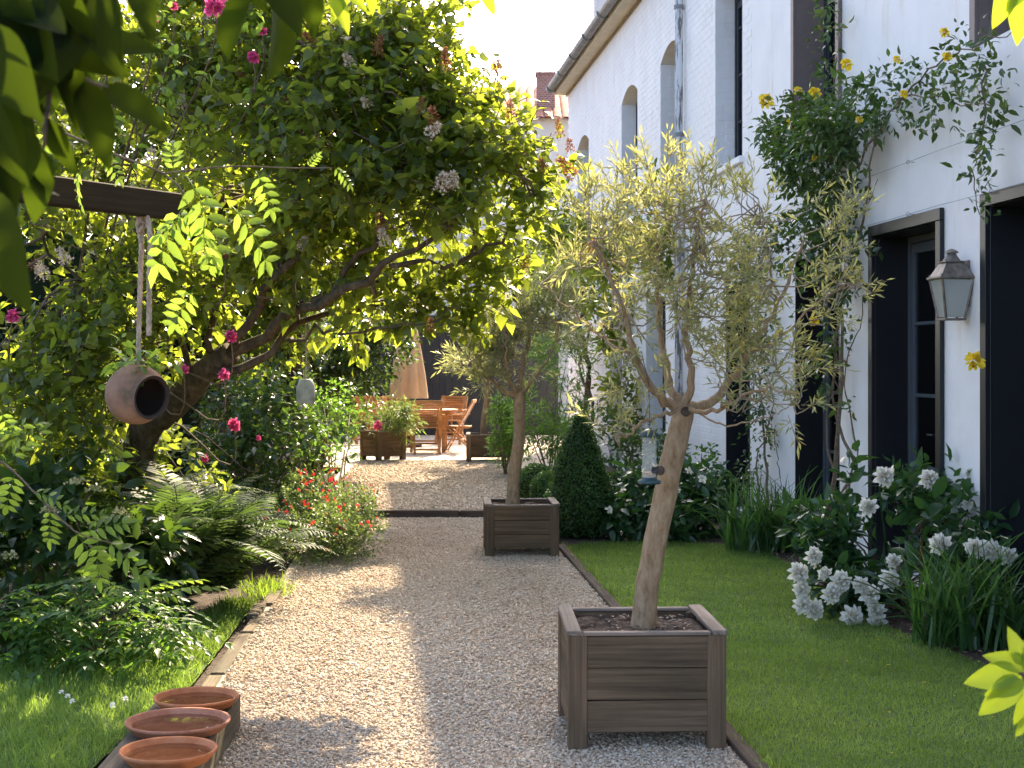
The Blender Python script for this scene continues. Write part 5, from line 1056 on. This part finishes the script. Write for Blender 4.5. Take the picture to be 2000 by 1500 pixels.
# ------------------------------------------------------------------ clipped box and the right-hand bed
def topiary(name, label, base, prof, n, leaf, mat='box', group='clipped box'):
    r = thing(name, label, 'topiary', base, 0, group); prof = np.array(prof); B = np.array(base)
    mb = MB(); mb.lathe(prof * A3(.9, .98)[:2] if False else np.stack([prof[:, 0] * .9, prof[:, 1]], -1), 24); build('core', mb, flat_mat('box_twigs', (.02, .03, .012), .9, .1), r)
    seg = np.linalg.norm(np.diff(prof, axis=0), axis=1) * (prof[1:, 0] + prof[:-1, 0]); cs = np.r_[0, np.cumsum(seg)]; t = rng.random(n) * cs[-1]; i = (np.searchsorted(cs, t) - 1).clip(0, len(seg) - 1); f = (t - cs[i]) / seg[i]
    rz = prof[i] + (prof[i + 1] - prof[i]) * f[:, None]; a = rng.random(n) * 6.283; tn = nrm(prof[i + 1] - prof[i]); no = np.stack([tn[:, 1], -tn[:, 0]], -1); no = no * np.where(np.abs(no[:, :1]) > .01, np.sign(no[:, :1]), 1)
    nn = np.stack([np.cos(a) * no[:, 0], np.sin(a) * no[:, 0], no[:, 1]], -1); p0 = np.stack([np.cos(a) * rz[:, 0], np.sin(a) * rz[:, 0], rz[:, 1]], -1) + B; p0 = p0 + nn * (rng.normal(scale=.012, size=n) + .012 * sn(p0, 9, 2))[:, None]
    d = nn * .5 + rand_dirs(n) + UPV * .3; tone = (.4 * rng.random(n) + .3 + .35 * sn(p0, 6, 4)).clip(0, 1); lv = MB(); inst(lv, OV4, p0, frames(d, nn + rng.normal(scale=.5, size=(n, 3))), leaf * rng.uniform(.7, 1.4, n), tone); build('foliage', lv, M[mat], r, True); return r
def ballp(r, z0): return [(r * math.sin(t) + .002, z0 + r - r * math.cos(t)) for t in np.linspace(.25, np.pi - .02, 14)]
g = P(1132, 1055, 13.75); topiary('box_cone', 'clipped box cone rising behind the second planter', (g[0], 13.75, 0), [(.20, .02), (.285, .1), (.305, .25), (.285, .42), (.23, .62), (.165, .82), (.10, 1.0), (.05, 1.1), (.003, 1.14)], 9000, .028)
for (u, D, r_, z0, lb) in [(1071, 14.4, .155, .22, 'small clipped box ball touching the box cone'), (1048, 15.1, .21, .14, 'dark clipped box ball behind the olive in the second planter'), (1207, 14.9, .19, .12, 'clipped box ball between box cone and broad-leaved shrub')]: topiary('box_ball', lb, (P(u, 0, D)[0], D, 0), [(r_ * .5, .0)] + ballp(r_, z0), 5000, .027)
shrub('rounded_shrub', 'upright light green shrub beside the terrace olive planter', 'shrub', (P(985, 0, 20.5)[0], 20.5, 0), PB([(985, 830, 20.5, 28, 50), (990, 870, 20.5, 32, 40), (980, 800, 20.5, 20, 25)]), 420, 9, .1, OV4, .04, 'fresh', 6, seed=71, cull=-.8)
shrub('feathery_shrub', 'tall feathery green shrub behind the slim olive crown', 'shrub', (P(1075, 0, 19)[0], 19, 0), PB([(1050, 820, 19, 45, 60), (1095, 800, 19, 40, 80), (1075, 730, 19, 45, 60), (1110, 700, 19.5, 35, 60), (1060, 870, 18.5, 45, 40), (1120, 850, 18.5, 40, 50)]), 170, 9, .2, LANCE, .10, 'fresh', 10, seed=72)
shrub('wall_shrub', 'dark green shrub against the white wall behind the box ball', 'shrub', (P(1240, 0, 16.5)[0], 16.5, 0), PB([(1235, 880, 16.5, 55, 45), (1290, 890, 16, 45, 40), (1190, 860, 17, 40, 40)]), 120, 7, .14, OVATE, .08, 'darkleaf', 6, seed=73)
ch = shrub('choisya', 'broad-leaved evergreen shrub with drooping leaves between olive trunk and wall', 'shrub', (P(1300, 0, 13.9)[0], 13.9, 0), PB([(1250, 985, 13.9, 62), (1330, 970, 14, 65), (1370, 1000, 13.7, 48), (1220, 1020, 13.6, 42), (1300, 1020, 13.5, 55), (1380, 950, 14.2, 38), (1290, 945, 14.2, 50)]), 120, 7, .1, OVATE, .115, 'peonyleaf', 10, seed=74, droop=.75, spread=1.1, outw=.6)
for (u, v) in [(1190, 995), (1345, 920), (1372, 935)]: put_flower(ch, [flower_mesh('flower', 10, .05, layers=2)], M['white_petal'], P(u, v, 13.1), (rng.normal(scale=.4), -1, .4), .8)
# strap-leaved clumps
def strap_mesh(L, bend, w=.022):
    n = 7; V, Fc = [], []
    for i in range(n + 1):
        t = i / n; y = L * (math.sin(bend * t) / bend if bend > .05 else t) ; z_ = L * (1 - math.cos(bend * t)) / max(bend, .05); ww = w * (1 - t ** 2.5) * (.7 + .5 * min(t * 4, 1)) / 1.2 + .0008
        # grow up, then arch over
        V += [(-ww / 2, z_ + .12 * L * t, y + .003), (0, z_ + .12 * L * t, y - .002), (ww / 2, z_ + .12 * L * t, y + .003)]
    for i in range(n): a = i * 3; Fc += [(a, a + 1, a + 4, a + 3), (a + 1, a + 2, a + 5, a + 4)]
    mb = MB(); mb.add(np.array(V), np.array(Fc), rng.random()); return mesh_from('leaf', *mb.arrays())
straps = [strap_mesh(.62, b) for b in (.3, .7, 1.1, 1.5, 1.9)] + [strap_mesh(.75, 1.0), strap_mesh(.5, .5)]
def strap_clump(label, x, y, spread, n, s):
    r = thing('strap_leaf_clump', label, 'plant', (x, y, 0), 0, 'strap-leaved clumps in the bed')
    for i in range(n):
        a = rng.random() * 6.283; k = rng.random() ** .5; o = link('leaf', straps[rng.integers(7)], M['strap'], r, (spread * k * math.cos(a), spread * .6 * k * math.sin(a), 0), (rng.normal(scale=.16), rng.normal(scale=.16), rng.random() * 6.283)); o.scale = (s * rng.uniform(.8, 1.3), *(s * rng.uniform(.7, 1.15),) * 2)
    return r
g = G(1510, 1085); strap_clump('clump of arching strap leaves in front of the climber with bare stems', g[0] + .05, g[1] + .35, .40, 280, 1.0); strap_clump('clump of arching strap leaves between the peonies and bare soil edge', 2.64, 8.45, .36, 290, .90)
# peonies
pe = shrub('peony', 'large peony bush heavy with white double flowers below the black door', 'shrub', (2.55, 10.1, 0), PB([(1620, 1040, 10.1, 70), (1700, 1010, 10.1, 80), (1780, 1000, 10, 80), (1850, 1020, 9.8, 70), (1640, 1110, 9.8, 70), (1720, 1100, 9.7, 80), (1800, 1080, 9.5, 75), (1880, 1050, 9.4, 60), (1700, 1160, 9.5, 50), (1600, 1080, 9.9, 60), (1660, 1070, 9.8, 70), (1750, 1050, 9.7, 80), (1850, 1110, 9.2, 60), (1650, 1150, 9.5, 50)]), 105, 7, .18, OVATE, .115, 'peonyleaf', 26, seed=81, droop=.25, spread=.9, upw=.6, stem_mat='twig')
PEO = [(1727, 930, 1.0), (1815, 935, .95), (1695, 990, .9), (1835, 1062, 1.0), (1905, 1070, .9), (1935, 1075, .95), (1968, 1085, .8), (1560, 1118, 1.0), (1590, 1085, .85), (1567, 1150, .8), (1610, 1120, .7), (1643, 1135, 1.0), (1625, 1160, .9), (1738, 1132, .95), (1700, 1160, 1.0), (1680, 1142, .8), (1570, 1180, .9), (1590, 1190, .95), (1665, 1205, 1.05), (1710, 1190, .9), (1712, 1215, .9), (1745, 1095, .7), (1890, 985, .55), (1920, 990, .5)]
for (u, v, s) in PEO:
    D = 9.45 if v < 1000 else (9.1 if u < 1800 else 8.75); p = P(u, v, D); put_flower(pe, peony_me, M['white_petal'], p, (rng.normal(scale=.35), -1, .35 if v < 1000 else rng.normal(scale=.3)), s * .95)
mb = MB()
for (u, v, s) in PEO: D = 9.45 if v < 1000 else (9.1 if u < 1800 else 8.75); p = P(u, v, D); mb.tube(spline([p, p + A3(0, .12, -.1 if v < 1000 else .1), p * .4 + A3(2.55, 10.1, .1) * .6], 7), np.linspace(.004, .007, 7), 4)
build('flower_stalks', mb, M['strap'], pe, True)
stk = thing('plant_stake', 'short rusty plant stake beside the peony bush', 'stake', (*P(1797, 1200, 9.35)[:2], 0)); mb = MB(); mb.tube([(0, 0, 0), (.01, 0, .5)], .012, 7); build('rod', mb, flat_mat('rusty_stake', (.20, .08, .035), .9), stk); mb = MB(); mb.tube([(.01, 0, .5), (.01, 0, .52)], [.014, .006], 7); build('cap', mb, M['sleeper'], stk)

# climbers on the house wall
def wp(u, v, out): s, z = W(u, v); return wall_pt(s, out, z)
def climber(name, label, cat, u0, stems, blobs, dens, leaf, mat, seed, tm=OVATE, nl=6, L=.13, cull=-.3, smat='twig', r0=.018):
    b = wp(u0, 0, .12); b[2] = 0; r = thing(name, label, cat, b, HA * 0, 'climbers on the white wall'); sm = MB()
    for pts, rr in stems: q = spline([wp(u, v, o) for u, v, o in pts], 18); q[1:-1] += rng.normal(scale=.012, size=(16, 3)); sm.tube(q, np.linspace(rr, rr * .35, 18), 6, lump=.08, seed=seed)
    build('stems', sm, M[smat], r, True)
    B = []
    for (u, v, ru, rv, o) in blobs:
        Y = WY(u); t = nrm(A3(WSL, 1, 0)); B.append((wp(u, v, o), A3(ru * Y / F, .12 + ru * Y / F * .5, rv * Y / F)))
    Pt, D = blobs_points(B, dens, cull, 3.5, seed, .5); D = nrm(D + A3(-.6, -.3, -.1) + rng.normal(scale=.5, size=D.shape)); tone = (sn(Pt, 3, seed) * .5 + .5).clip(0, 1)
    lv = MB(); clumps(lv, Pt, D, nl, L, tm, leaf, 1.0, .3, .8, jit=.02, tone=tone); build('foliage', lv, M[mat], r, True); return r
yr = climber('yellow_climbing_rose', 'yellow climbing rose arching over the black doors on bare stems', 'rose', 1660, [([(1640, 1010, .1), (1665, 860, .1), (1668, 700, .1), (1672, 560, .12), (1660, 440, .15), (1680, 330, .2)], .02), ([(1660, 1000, .1), (1680, 900, .08), (1650, 780, .1), (1665, 640, .1), (1690, 500, .1), (1740, 350, .15), (1760, 260, .2)], .016), ([(1635, 1010, .12), (1650, 930, .1), (1640, 820, .12), (1655, 720, .08), (1640, 600, .1)], .012), ([(1680, 1000, .1), (1700, 870, .1), (1672, 760, .1), (1690, 640, .06), (1712, 560, .06)], .009),
      ([(1720, 330, .2), (1800, 210, .2), (1880, 190, .2), (2000, 210, .2)], .009), ([(1800, 210, .2), (1880, 130, .2), (1960, 90, .2), (2060, 60, .2)], .008), ([(1650, 180, .1), (1655, 90, .08), (1660, 0, .08)], .005), ([(1980, 120, .2), (1985, 260, .2), (1960, 340, .2), (1975, 420, .2)], .007), ([(1740, 350, .1), (1720, 460, .15), (1760, 500, .2), (1770, 470, .2)], .003)],
      [(1600, 250, 50, 45, .25), (1660, 255, 60, 60, .25), (1720, 240, 60, 65, .25), (1780, 190, 50, 55, .2), (1640, 310, 60, 45, .25), (1710, 310, 50, 55, .22), (1590, 310, 38, 35, .2), (1660, 420, 55, 60, .2), (1600, 480, 50, 60, .2), (1670, 500, 45, 60, .2), (1640, 590, 40, 50, .15), (1740, 400, 25, 40, .15), (1620, 360, 45, 40, .22), (1690, 370, 45, 45, .2), (1630, 260, 60, 50, .3), (1700, 270, 60, 50, .3), (1570, 280, 25, 30, .25), (1680, 620, 18, 50, .12), (1640, 700, 20, 40, .12), (1690, 560, 22, 40, .12), (1720, 470, 25, 30, .15)], 230, .066, 'roseleaf', 91)
lv = MB()
arch = [(1850, 150), (1880, 170), (1910, 150), (1940, 130), (1970, 140), (1990, 180), (1960, 200), (1920, 200), (1880, 210), (1850, 200), (1985, 260), (1990, 310), (1970, 350), (1980, 400), (1960, 90), (1930, 110), (1985, 70), (1655, 150), (1650, 100), (1665, 60), (1650, 30), (1660, 130), (1655, 10), (1990, 230), (1995, 130), (1830, 130), (1835, 230), (1690, 640), (1680, 710), (1700, 790), (1640, 760), (1940, 170), (1900, 120), (1955, 260), (1975, 300)]
Pt = np.array([wp(u + rng.normal(scale=8), v + rng.normal(scale=10), .18) for u, v in arch for _ in range(5)]); clumps(lv, Pt, nrm(rng.normal(size=Pt.shape) + A3(-.3, -.4, -.2)), 5, .11, OVATE, .06, 1, .3, .8); build('foliage', lv, M['roseleaf'], yr, True)
for (u, v, s, o) in [(1578, 198, 1.35, .38), (1675, 185, 1.0, .35), (1643, 244, .9, .42), (1688, 310, .5, .4), (1743, 128, .85, .35), (1648, 627, .8, .25), (1835, 118, .5, .3), (1998, 705, 1.1, .3), (1850, 185, .5, .3), (1935, 65, .6, .3), (1940, 112, .6, .3), (1770, 235, .5, .35), (1640, 180, .7, .35)]: put_flower(yr, rose_y, M['yellow_petal'], wp(u, v, o), (-.6, -1, .3), s)
climber('wall_climber', 'leafy climber on thin brown stems between two black openings', 'climber', 1505, [([(1515, 1000, .08), (1512, 880, .08), (1505, 760, .1), (1500, 640, .1), (1510, 480, .12)], .014), ([(1500, 1000, .08), (1495, 900, .08), (1520, 800, .06), (1515, 700, .1)], .01), ([(1530, 1000, .06), (1535, 900, .06), (1515, 820, .06)], .007)],
        [(1500, 620, 35, 70, .15), (1505, 740, 32, 80, .14), (1510, 850, 28, 50, .12), (1500, 500, 40, 60, .15), (1490, 930, 25, 40, .1), (1480, 560, 30, 50, .15), (1520, 680, 25, 60, .12)], 190, .055, 'roseleaf', 93, OV4)
climber('wisteria', 'old twisted wisteria with dark stems climbing the far white wall', 'climber', 1165, [([(1170, 900, .2), (1168, 800, .2), (1180, 720, .25), (1165, 640, .25), (1175, 560, .3), (1160, 480, .3)], .06), ([(1160, 890, .2), (1185, 800, .2), (1160, 720, .25), (1180, 640, .25), (1150, 560, .3)], .04), ([(1165, 640, .3), (1130, 600, .3), (1115, 560, .35)], .03), ([(1180, 700, .3), (1140, 660, .3), (1120, 650, .3)], .025), ([(1150, 560, .3), (1190, 600, .3), (1220, 640, .2)], .025)],
        [(1150, 480, 70, 60, .4), (1210, 470, 60, 60, .35), (1120, 540, 50, 55, .4), (1260, 500, 60, 60, .3), (1180, 560, 45, 35, .35), (1230, 620, 45, 60, .25), (1320, 450, 40, 120, .2), (1250, 780, 35, 90, .2), (1140, 420, 50, 50, .4)], 130, .10, 'backleaf', 95, OVATE, smat='bark', L=.2)
shrub('young_plant', 'young leafy plant growing in front of the narrow dark window', 'plant', (*wp(1445, 0, .35)[:2], 0), [(wp(1445, 930, .35), A3(.12, .12, .3)), (wp(1440, 985, .4), A3(.2, .2, .12))], 150, 5, .1, OVATE, .06, 'fresh', 8, seed=97)
pf = shrub('pale_shrub', 'pale variegated shrub spilling over the terrace planter with one pink flower', 'shrub', (c3[0], c3[1], TZ + .42), PB([(745, 830, c3[1], 45, 32), (720, 835, c3[1] - .1, 30, 30), (775, 830, c3[1], 32, 28), (755, 812, c3[1], 38, 22)]), 260, 8, .2, LANCE, .11, 'salvia', 8, seed=98, droop=.5)
put_flower(pf, rose_p, M['pink_petal'], P(738, 832, c3[1] - .4), (-.2, -1, .4), 1.7)
# fallen petals and daisies
mb = MB(); pts = np.array([G(u, v, .03) for u, v in [(1740, 1298), (1802, 1333), (1866, 1360), (1735, 1391), (1745, 1470), (1712, 1250), (1860, 1272), (1930, 1352), (1650, 1290), (1700, 1420), (1580, 1170), (1450, 1140), (1610, 1200), (1880, 1430), (1940, 1400)]]); n = len(pts); inst(mb, OV4, pts, frames(rand_dirs(n) * A3(1, 1, .2), UPV + rng.normal(scale=.3, size=(n, 3))), rng.uniform(.018, .03, n)); o = build('fallen_petals', mb, M['yellow_petal']); tag(o, 'fallen yellow petals scattered on the shaded lawn', 'petals', kind='stuff')
dz = flower_mesh('daisy', 9, .016, layers=1, curl=.05); dz.materials.append(M['white_petal'])
for (u, v) in [(120, 1352), (132, 1360), (141, 1370), (220, 1378), (245, 1365), (385, 1262), (375, 1285), (390, 1268)]: g = G(u, v, .075); o = link('daisy', dz, None, None, g, (rng.normal(scale=.3) + .3, rng.normal(scale=.3), 0)); tag(o, 'tiny white daisy in the dappled grass', 'daisy', 'daisies in the dappled grass')

# ------------------------------------------------------------------ foreground branches close to the camera
def branch_tree(name, label, trunk, twl, leaves, mat, grid, size, nv=.35):
    base = np.array(trunk[0][0], float); r = thing(name, label, 'tree', base)
    mb = MB()
    for pts, r0, r1 in [trunk]: mb.tube(spline(pts, 12), np.linspace(r0, r1, 12), 8)
    build('trunk', mb, M['bark'], r, True)
    for pts, r0, r1 in twl: mb = MB(); mb.tube(spline(pts, 12), np.linspace(r0, r1, 12), 6); build('twig', mb, M['twig'], r, True)
    tm = []
    for g_ in grid: mbl = MB(); mbl.add(g_[0], g_[1], rng.random()); tm.append(mesh_from('leaf', *mbl.arrays(), smooth=True))
    for i, (p, d, s) in enumerate(leaves):
        d = nrm(np.asarray(d, float)); nn = A3(rng.normal(scale=nv), -.9 + rng.normal(scale=nv * .8), .5 * nv / .35); R = frames(d[None], nn[None])[0]
        o = link('leaf', tm[i % len(tm)], mat if not isinstance(mat, list) else mat[i % len(mat)], r, np.asarray(p) - base, Matrix(R).to_euler()); o.scale = (s * size,) * 3
    return r
gr = [leafgrid(10, .42, .2, .12), leafgrid(10, .38, .35, .2), leafgrid(10, .45, .1, .08)]
def uvl(u0, v0, u1, v1, D, dd=0.0): a, b = P(u0, v0, D), P(u1, v1, D + dd); return a, b - a, np.linalg.norm(b - a)
NL = [(90, 60, 230, 130, 1.5), (110, 80, 225, 200, 1.55), (60, -40, 130, 120, 1.45), (110, -60, 170, 90, 1.4), (0, -60, 60, 140, 1.35), (-40, 60, 60, 220, 1.3), (110, 80, 320, 75, 1.6), (120, 80, 255, 115, 1.58), (200, 165, 335, 250, 1.55), (165, 160, 215, 320, 1.5), (120, 90, 160, 240, 1.5), (100, 85, 90, 260, 1.45), (30, 195, 60, 320, 1.45), (95, 230, 140, 350, 1.5), (85, 290, 60, 440, 1.5), (60, 250, 20, 400, 1.4), (0, 190, 40, 340, 1.3), (-20, 260, 30, 420, 1.3), (-30, 380, 25, 590, 1.2), (150, -40, 200, 60, 1.5), (0, 0, 120, 40, 1.4), (-20, 100, 80, 60, 1.4),
      (250, -60, 300, 40, 1.5), (490, -40, 430, 100, 1.6), (540, -40, 570, 140, 1.6), (600, -50, 625, 85, 1.65), (520, -60, 590, 60, 1.6), (470, -60, 520, 30, 1.7), (200, -80, 110, 40, 1.45), (-50, -20, 20, 160, 1.35), (80, 200, 130, 300, 1.5), (130, -30, 60, 90, 1.5), (20, -40, 90, 150, 1.4), (180, -70, 230, 70, 1.5), (50, 120, 20, 260, 1.42), (140, 130, 190, 250, 1.52), (-20, 300, 50, 480, 1.3), (60, 330, 95, 400, 1.5), (0, 30, -10, 190, 1.35), (150, 30, 60, 160, 1.47), (-40, 180, 10, 330, 1.28), (200, 30, 130, 130, 1.5)]
lvs = [(lambda a: (a[0], a[1], a[2]))(uvl(u0, v0, u1, v1, D, rng.normal(scale=.05))) for (u0, v0, u1, v1, D) in NL]
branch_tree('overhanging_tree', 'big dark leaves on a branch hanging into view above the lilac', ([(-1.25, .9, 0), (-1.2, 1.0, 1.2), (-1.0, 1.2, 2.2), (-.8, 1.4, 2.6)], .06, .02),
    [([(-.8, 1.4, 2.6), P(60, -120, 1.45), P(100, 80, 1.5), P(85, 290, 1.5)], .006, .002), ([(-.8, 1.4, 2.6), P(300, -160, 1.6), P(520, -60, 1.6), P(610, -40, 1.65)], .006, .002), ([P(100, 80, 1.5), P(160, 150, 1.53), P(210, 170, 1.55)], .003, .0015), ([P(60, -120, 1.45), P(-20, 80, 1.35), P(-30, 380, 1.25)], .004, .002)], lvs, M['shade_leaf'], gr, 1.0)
ov = bpy.data.objects['overhanging_tree']; lv = MB(); Pt, D = blobs_points([(A3(-.35, 2.9, 3.0), A3(.5, .45, .3)), (A3(.0, 3.0, 3.0), A3(.35, .4, .28)), (A3(-.75, 2.8, 3.0), A3(.4, .45, .35))], 60, -.5, 3, 9); clumps(lv, Pt, nrm(D + A3(0, -.3, -.2)), 5, .14, OVATE, .11, 1, .4, 1); build('canopy', lv, M['shade_leaf'], ov, True)  # unseen leaf mass, added out of frame to shade the near leaves
mb = MB(); mb.tube(spline([(-1.0, 1.2, 2.2), (-1.0, 2.0, 2.9), (-.7, 2.9, 3.1), (-.2, 3.1, 3.15)], 10), np.linspace(.03, .008, 10), 6); build('bough', mb, M['bark'], ov, True)  # unseen bough carrying the added shading leaf mass
lvs = [uvl(*q) for q in [(640, -30, 690, 60, 2.6), (690, -40, 640, 40, 2.6), (720, -30, 730, 30, 2.6), (940, -40, 965, 30, 2.6), (925, -30, 935, 8, 2.6), (660, -40, 720, 20, 2.65)]]
branch_tree('lime_leaf_spray', 'sunlit lime green leaves hanging from above near the pink rose', ([(-1.5, 2.4, 0), (-1.4, 2.5, 1.6), (-.9, 2.6, 2.7), (-.3, 2.6, 2.42)], .04, .006), [([(-.3, 2.6, 2.42), P(820, -80, 2.6), P(940, -40, 2.6)], .005, .002)], lvs, M['lime_leaf'], gr, 1.0)
lvs = [uvl(*q) for q in [(1990, 1310, 1885, 1335, 2.1), (1995, 1300, 1975, 1225, 2.1), (1995, 1320, 1915, 1400, 2.1), (2000, 1330, 1925, 1360, 2.1), (2010, 1400, 1985, 1440, 2.1), (2010, 1300, 1925, 1280, 2.1), (2020, 1330, 2010, 1240, 2.1), (2020, 1340, 1985, 1420, 2.1), (1975, -40, 1945, 55, 2.3), (1995, -20, 1990, 85, 2.3), (2010, -40, 1965, 20, 2.3)]]
branch_tree('lime_leaf_shrub', 'bright yellow-green leaves of a shrub in front of the strap-leaf clump', ([(1.05, 2.1, 0), (1.0, 2.1, .8), (.95, 2.15, 1.6), (.9, 2.25, 2.4)], .02, .006), [([(1.0, 2.1, .95), P(2040, 1350, 2.1), P(1990, 1310, 2.1)], .005, .002), ([(.9, 2.25, 2.4), P(2030, -60, 2.3), P(1980, -30, 2.3)], .005, .002)], lvs, M['lime_leaf'], [leafgrid(10, .52, .12, .1), leafgrid(10, .48, .2, .15)], 1.0, .15)
# wisteria sprays in mid-air, hanging from the pergola
pw = [pinnate(5, .088, .19, LEAFL, d) for d in (.45, .8, .2)]
def spray(label, root, canes, leaves, mat):
    r = thing('wisteria_spray', label, 'vine', root, 0, 'vine sprays in front of the lilac'); mb = MB()
    for pts, r0, r1 in canes: mb.tube(spline(pts, 12), np.linspace(r0, r1, 12), 5)
    build('cane', mb, M['twig'], r, True)
    for i, (u0, v0, u1, v1, D) in enumerate(leaves):
        a, d, L = uvl(u0, v0, u1, v1, D); R = frames(d[None], (A3(rng.normal(scale=.2), -.75, .7))[None])[0]; o = link('leaf', pw[i % 3], mat, r, a - np.array(root), Matrix(R).to_euler()); s = L / .21; o.scale = (s, s, s)
PWD = 4.6
spray('pale green wisteria spray reaching across the pergola beam', tuple(P(-140, 180, PWD)), [([P(-140, 180, PWD), P(60, 235, PWD), P(220, 300, PWD), P(330, 345, PWD), P(380, 410, PWD)], .005, .002), ([P(310, 340, PWD), P(450, 325, PWD), P(560, 328, PWD), P(650, 328, PWD)], .003, .0012)],
      [(365, 345, 450, 470, PWD), (450, 400, 540, 480, PWD), (360, 400, 290, 520, PWD), (500, 335, 540, 405, PWD), (340, 340, 330, 270, PWD), (380, 410, 300, 450, PWD), (650, 325, 690, 350, PWD), (400, 430, 380, 520, PWD), (600, 328, 620, 300, PWD), (380, 560, 330, 640, PWD), (160, 330, 120, 380, PWD), (90, 250, 60, 330, PWD), (200, 300, 240, 340, PWD)], M['wisteria'])
spray('drooping vine spray with pale buds in front of the hydrangea', tuple(P(-120, 860, 5.2)), [([P(-120, 860, 5.2), P(0, 900, 5.2), P(80, 975, 5.2), P(150, 1040, 5.2), P(220, 1060, 5.2)], .005, .002)],
      [(20, 900, 60, 830, 5.2), (60, 960, 120, 960, 5.2), (100, 990, 90, 1060, 5.2), (140, 1030, 200, 1110, 5.2), (200, 1055, 290, 1090, 5.2), (160, 1040, 240, 1010, 5.2), (30, 920, 10, 1000, 5.2), (120, 1010, 180, 985, 5.2), (190, 1060, 190, 1140, 5.2), (0, 800, 30, 860, 5.2), (-20, 860, 30, 800, 5.2)], M['wisteria'])

# ------------------------------------------------------------------ litter and ragged edges
mb = MB(); n = 130; Y = rng.uniform(5, 15, n); X = pathL(Y) + (pathR(Y) - pathL(Y)) * rng.beta(.6, 1.3, n)
inst(mb, OV4, np.stack([X, Y, np.full(n, .024)], -1), frames(rand_dirs(n) * A3(1, 1, .15), UPV + rng.normal(scale=.25, size=(n, 3))), rng.uniform(.015, .045, n))
o = build('fallen_leaves', mb, attr_mat('dry_leaf', [(0, (.10, .06, .03)), (.5, (.22, .14, .06)), (.8, (.16, .17, .05)), (1, (.40, .28, .12))], .9)); tag(o, 'dry brown leaves scattered over the pale gravel path', 'leaves', kind='stuff')
mb = MB(); n = 1500; Y = rng.uniform(5, 12.8, n) ; Y = Y + .15 * np.sin(Y * 7); X = pathR(Y) + .085 + rng.normal(scale=.018, size=n) + .012 * np.sin(Y * 11)
d_ = np.stack([-.35 + rng.normal(scale=.5, size=n), rng.normal(scale=.5, size=n), np.ones(n)], -1); inst(mb, blade_t(3, .09), np.stack([X, Y, np.zeros(n)], -1), frames(d_, rand_dirs(n)), rng.uniform(.03, .075, n))
o = build('grass_edge', mb, M['grass']); tag(o, 'ragged longer grass blades along the timber edging of the lawn', 'grass', kind='stuff')
mb = MB(); n = 700; pts = np.array(LAWN[2:10]); i = rng.integers(0, len(pts) - 1, n); f = rng.random(n); p = pts[i] + (pts[i + 1] - pts[i]) * f[:, None] + rng.normal(scale=.14, size=(n, 2)) + np.array([.16, 0])
inst(mb, OV4, np.stack([p[:, 0], p[:, 1], np.full(n, .006) + rng.random(n) * .012], -1), frames(rand_dirs(n) * A3(1, 1, .2), UPV + rng.normal(scale=.3, size=(n, 3))), rng.uniform(.015, .045, n))
o = build('bark_mulch', mb, attr_mat('bark_mulch_chip', [(0, (.09, .05, .03)), (.6, (.22, .14, .085)), (1, (.42, .32, .22))], .9)); tag(o, 'brown bark mulch along the bed edge below the peonies', 'mulch', kind='stuff')
# clover in the lawn
mb = MB(); n = 900; x = rng.uniform(.9, 2.5, n * 3); y = rng.uniform(5, 12.5, n * 3); q = np.stack([x, y, np.zeros_like(x)], -1); k = in_poly(x, y, LAWN) & (sn(q, 2.6, 44) > .35); q = q[k]; n = len(q)
for j in range(3): an = rng.random(n) * .4 + j * 2.094; dd = np.stack([np.cos(an), np.sin(an), np.full(n, .15)], -1); inst(mb, OV4, q + A3(0, 0, .024), frames(dd, np.repeat(UPV[None], n, 0) + rng.normal(scale=.2, size=(n, 3))), .014)
o = build('clover', mb, M['fresh']); tag(o, 'patches of small clover leaves in the shaded lawn', 'clover', kind='stuff')
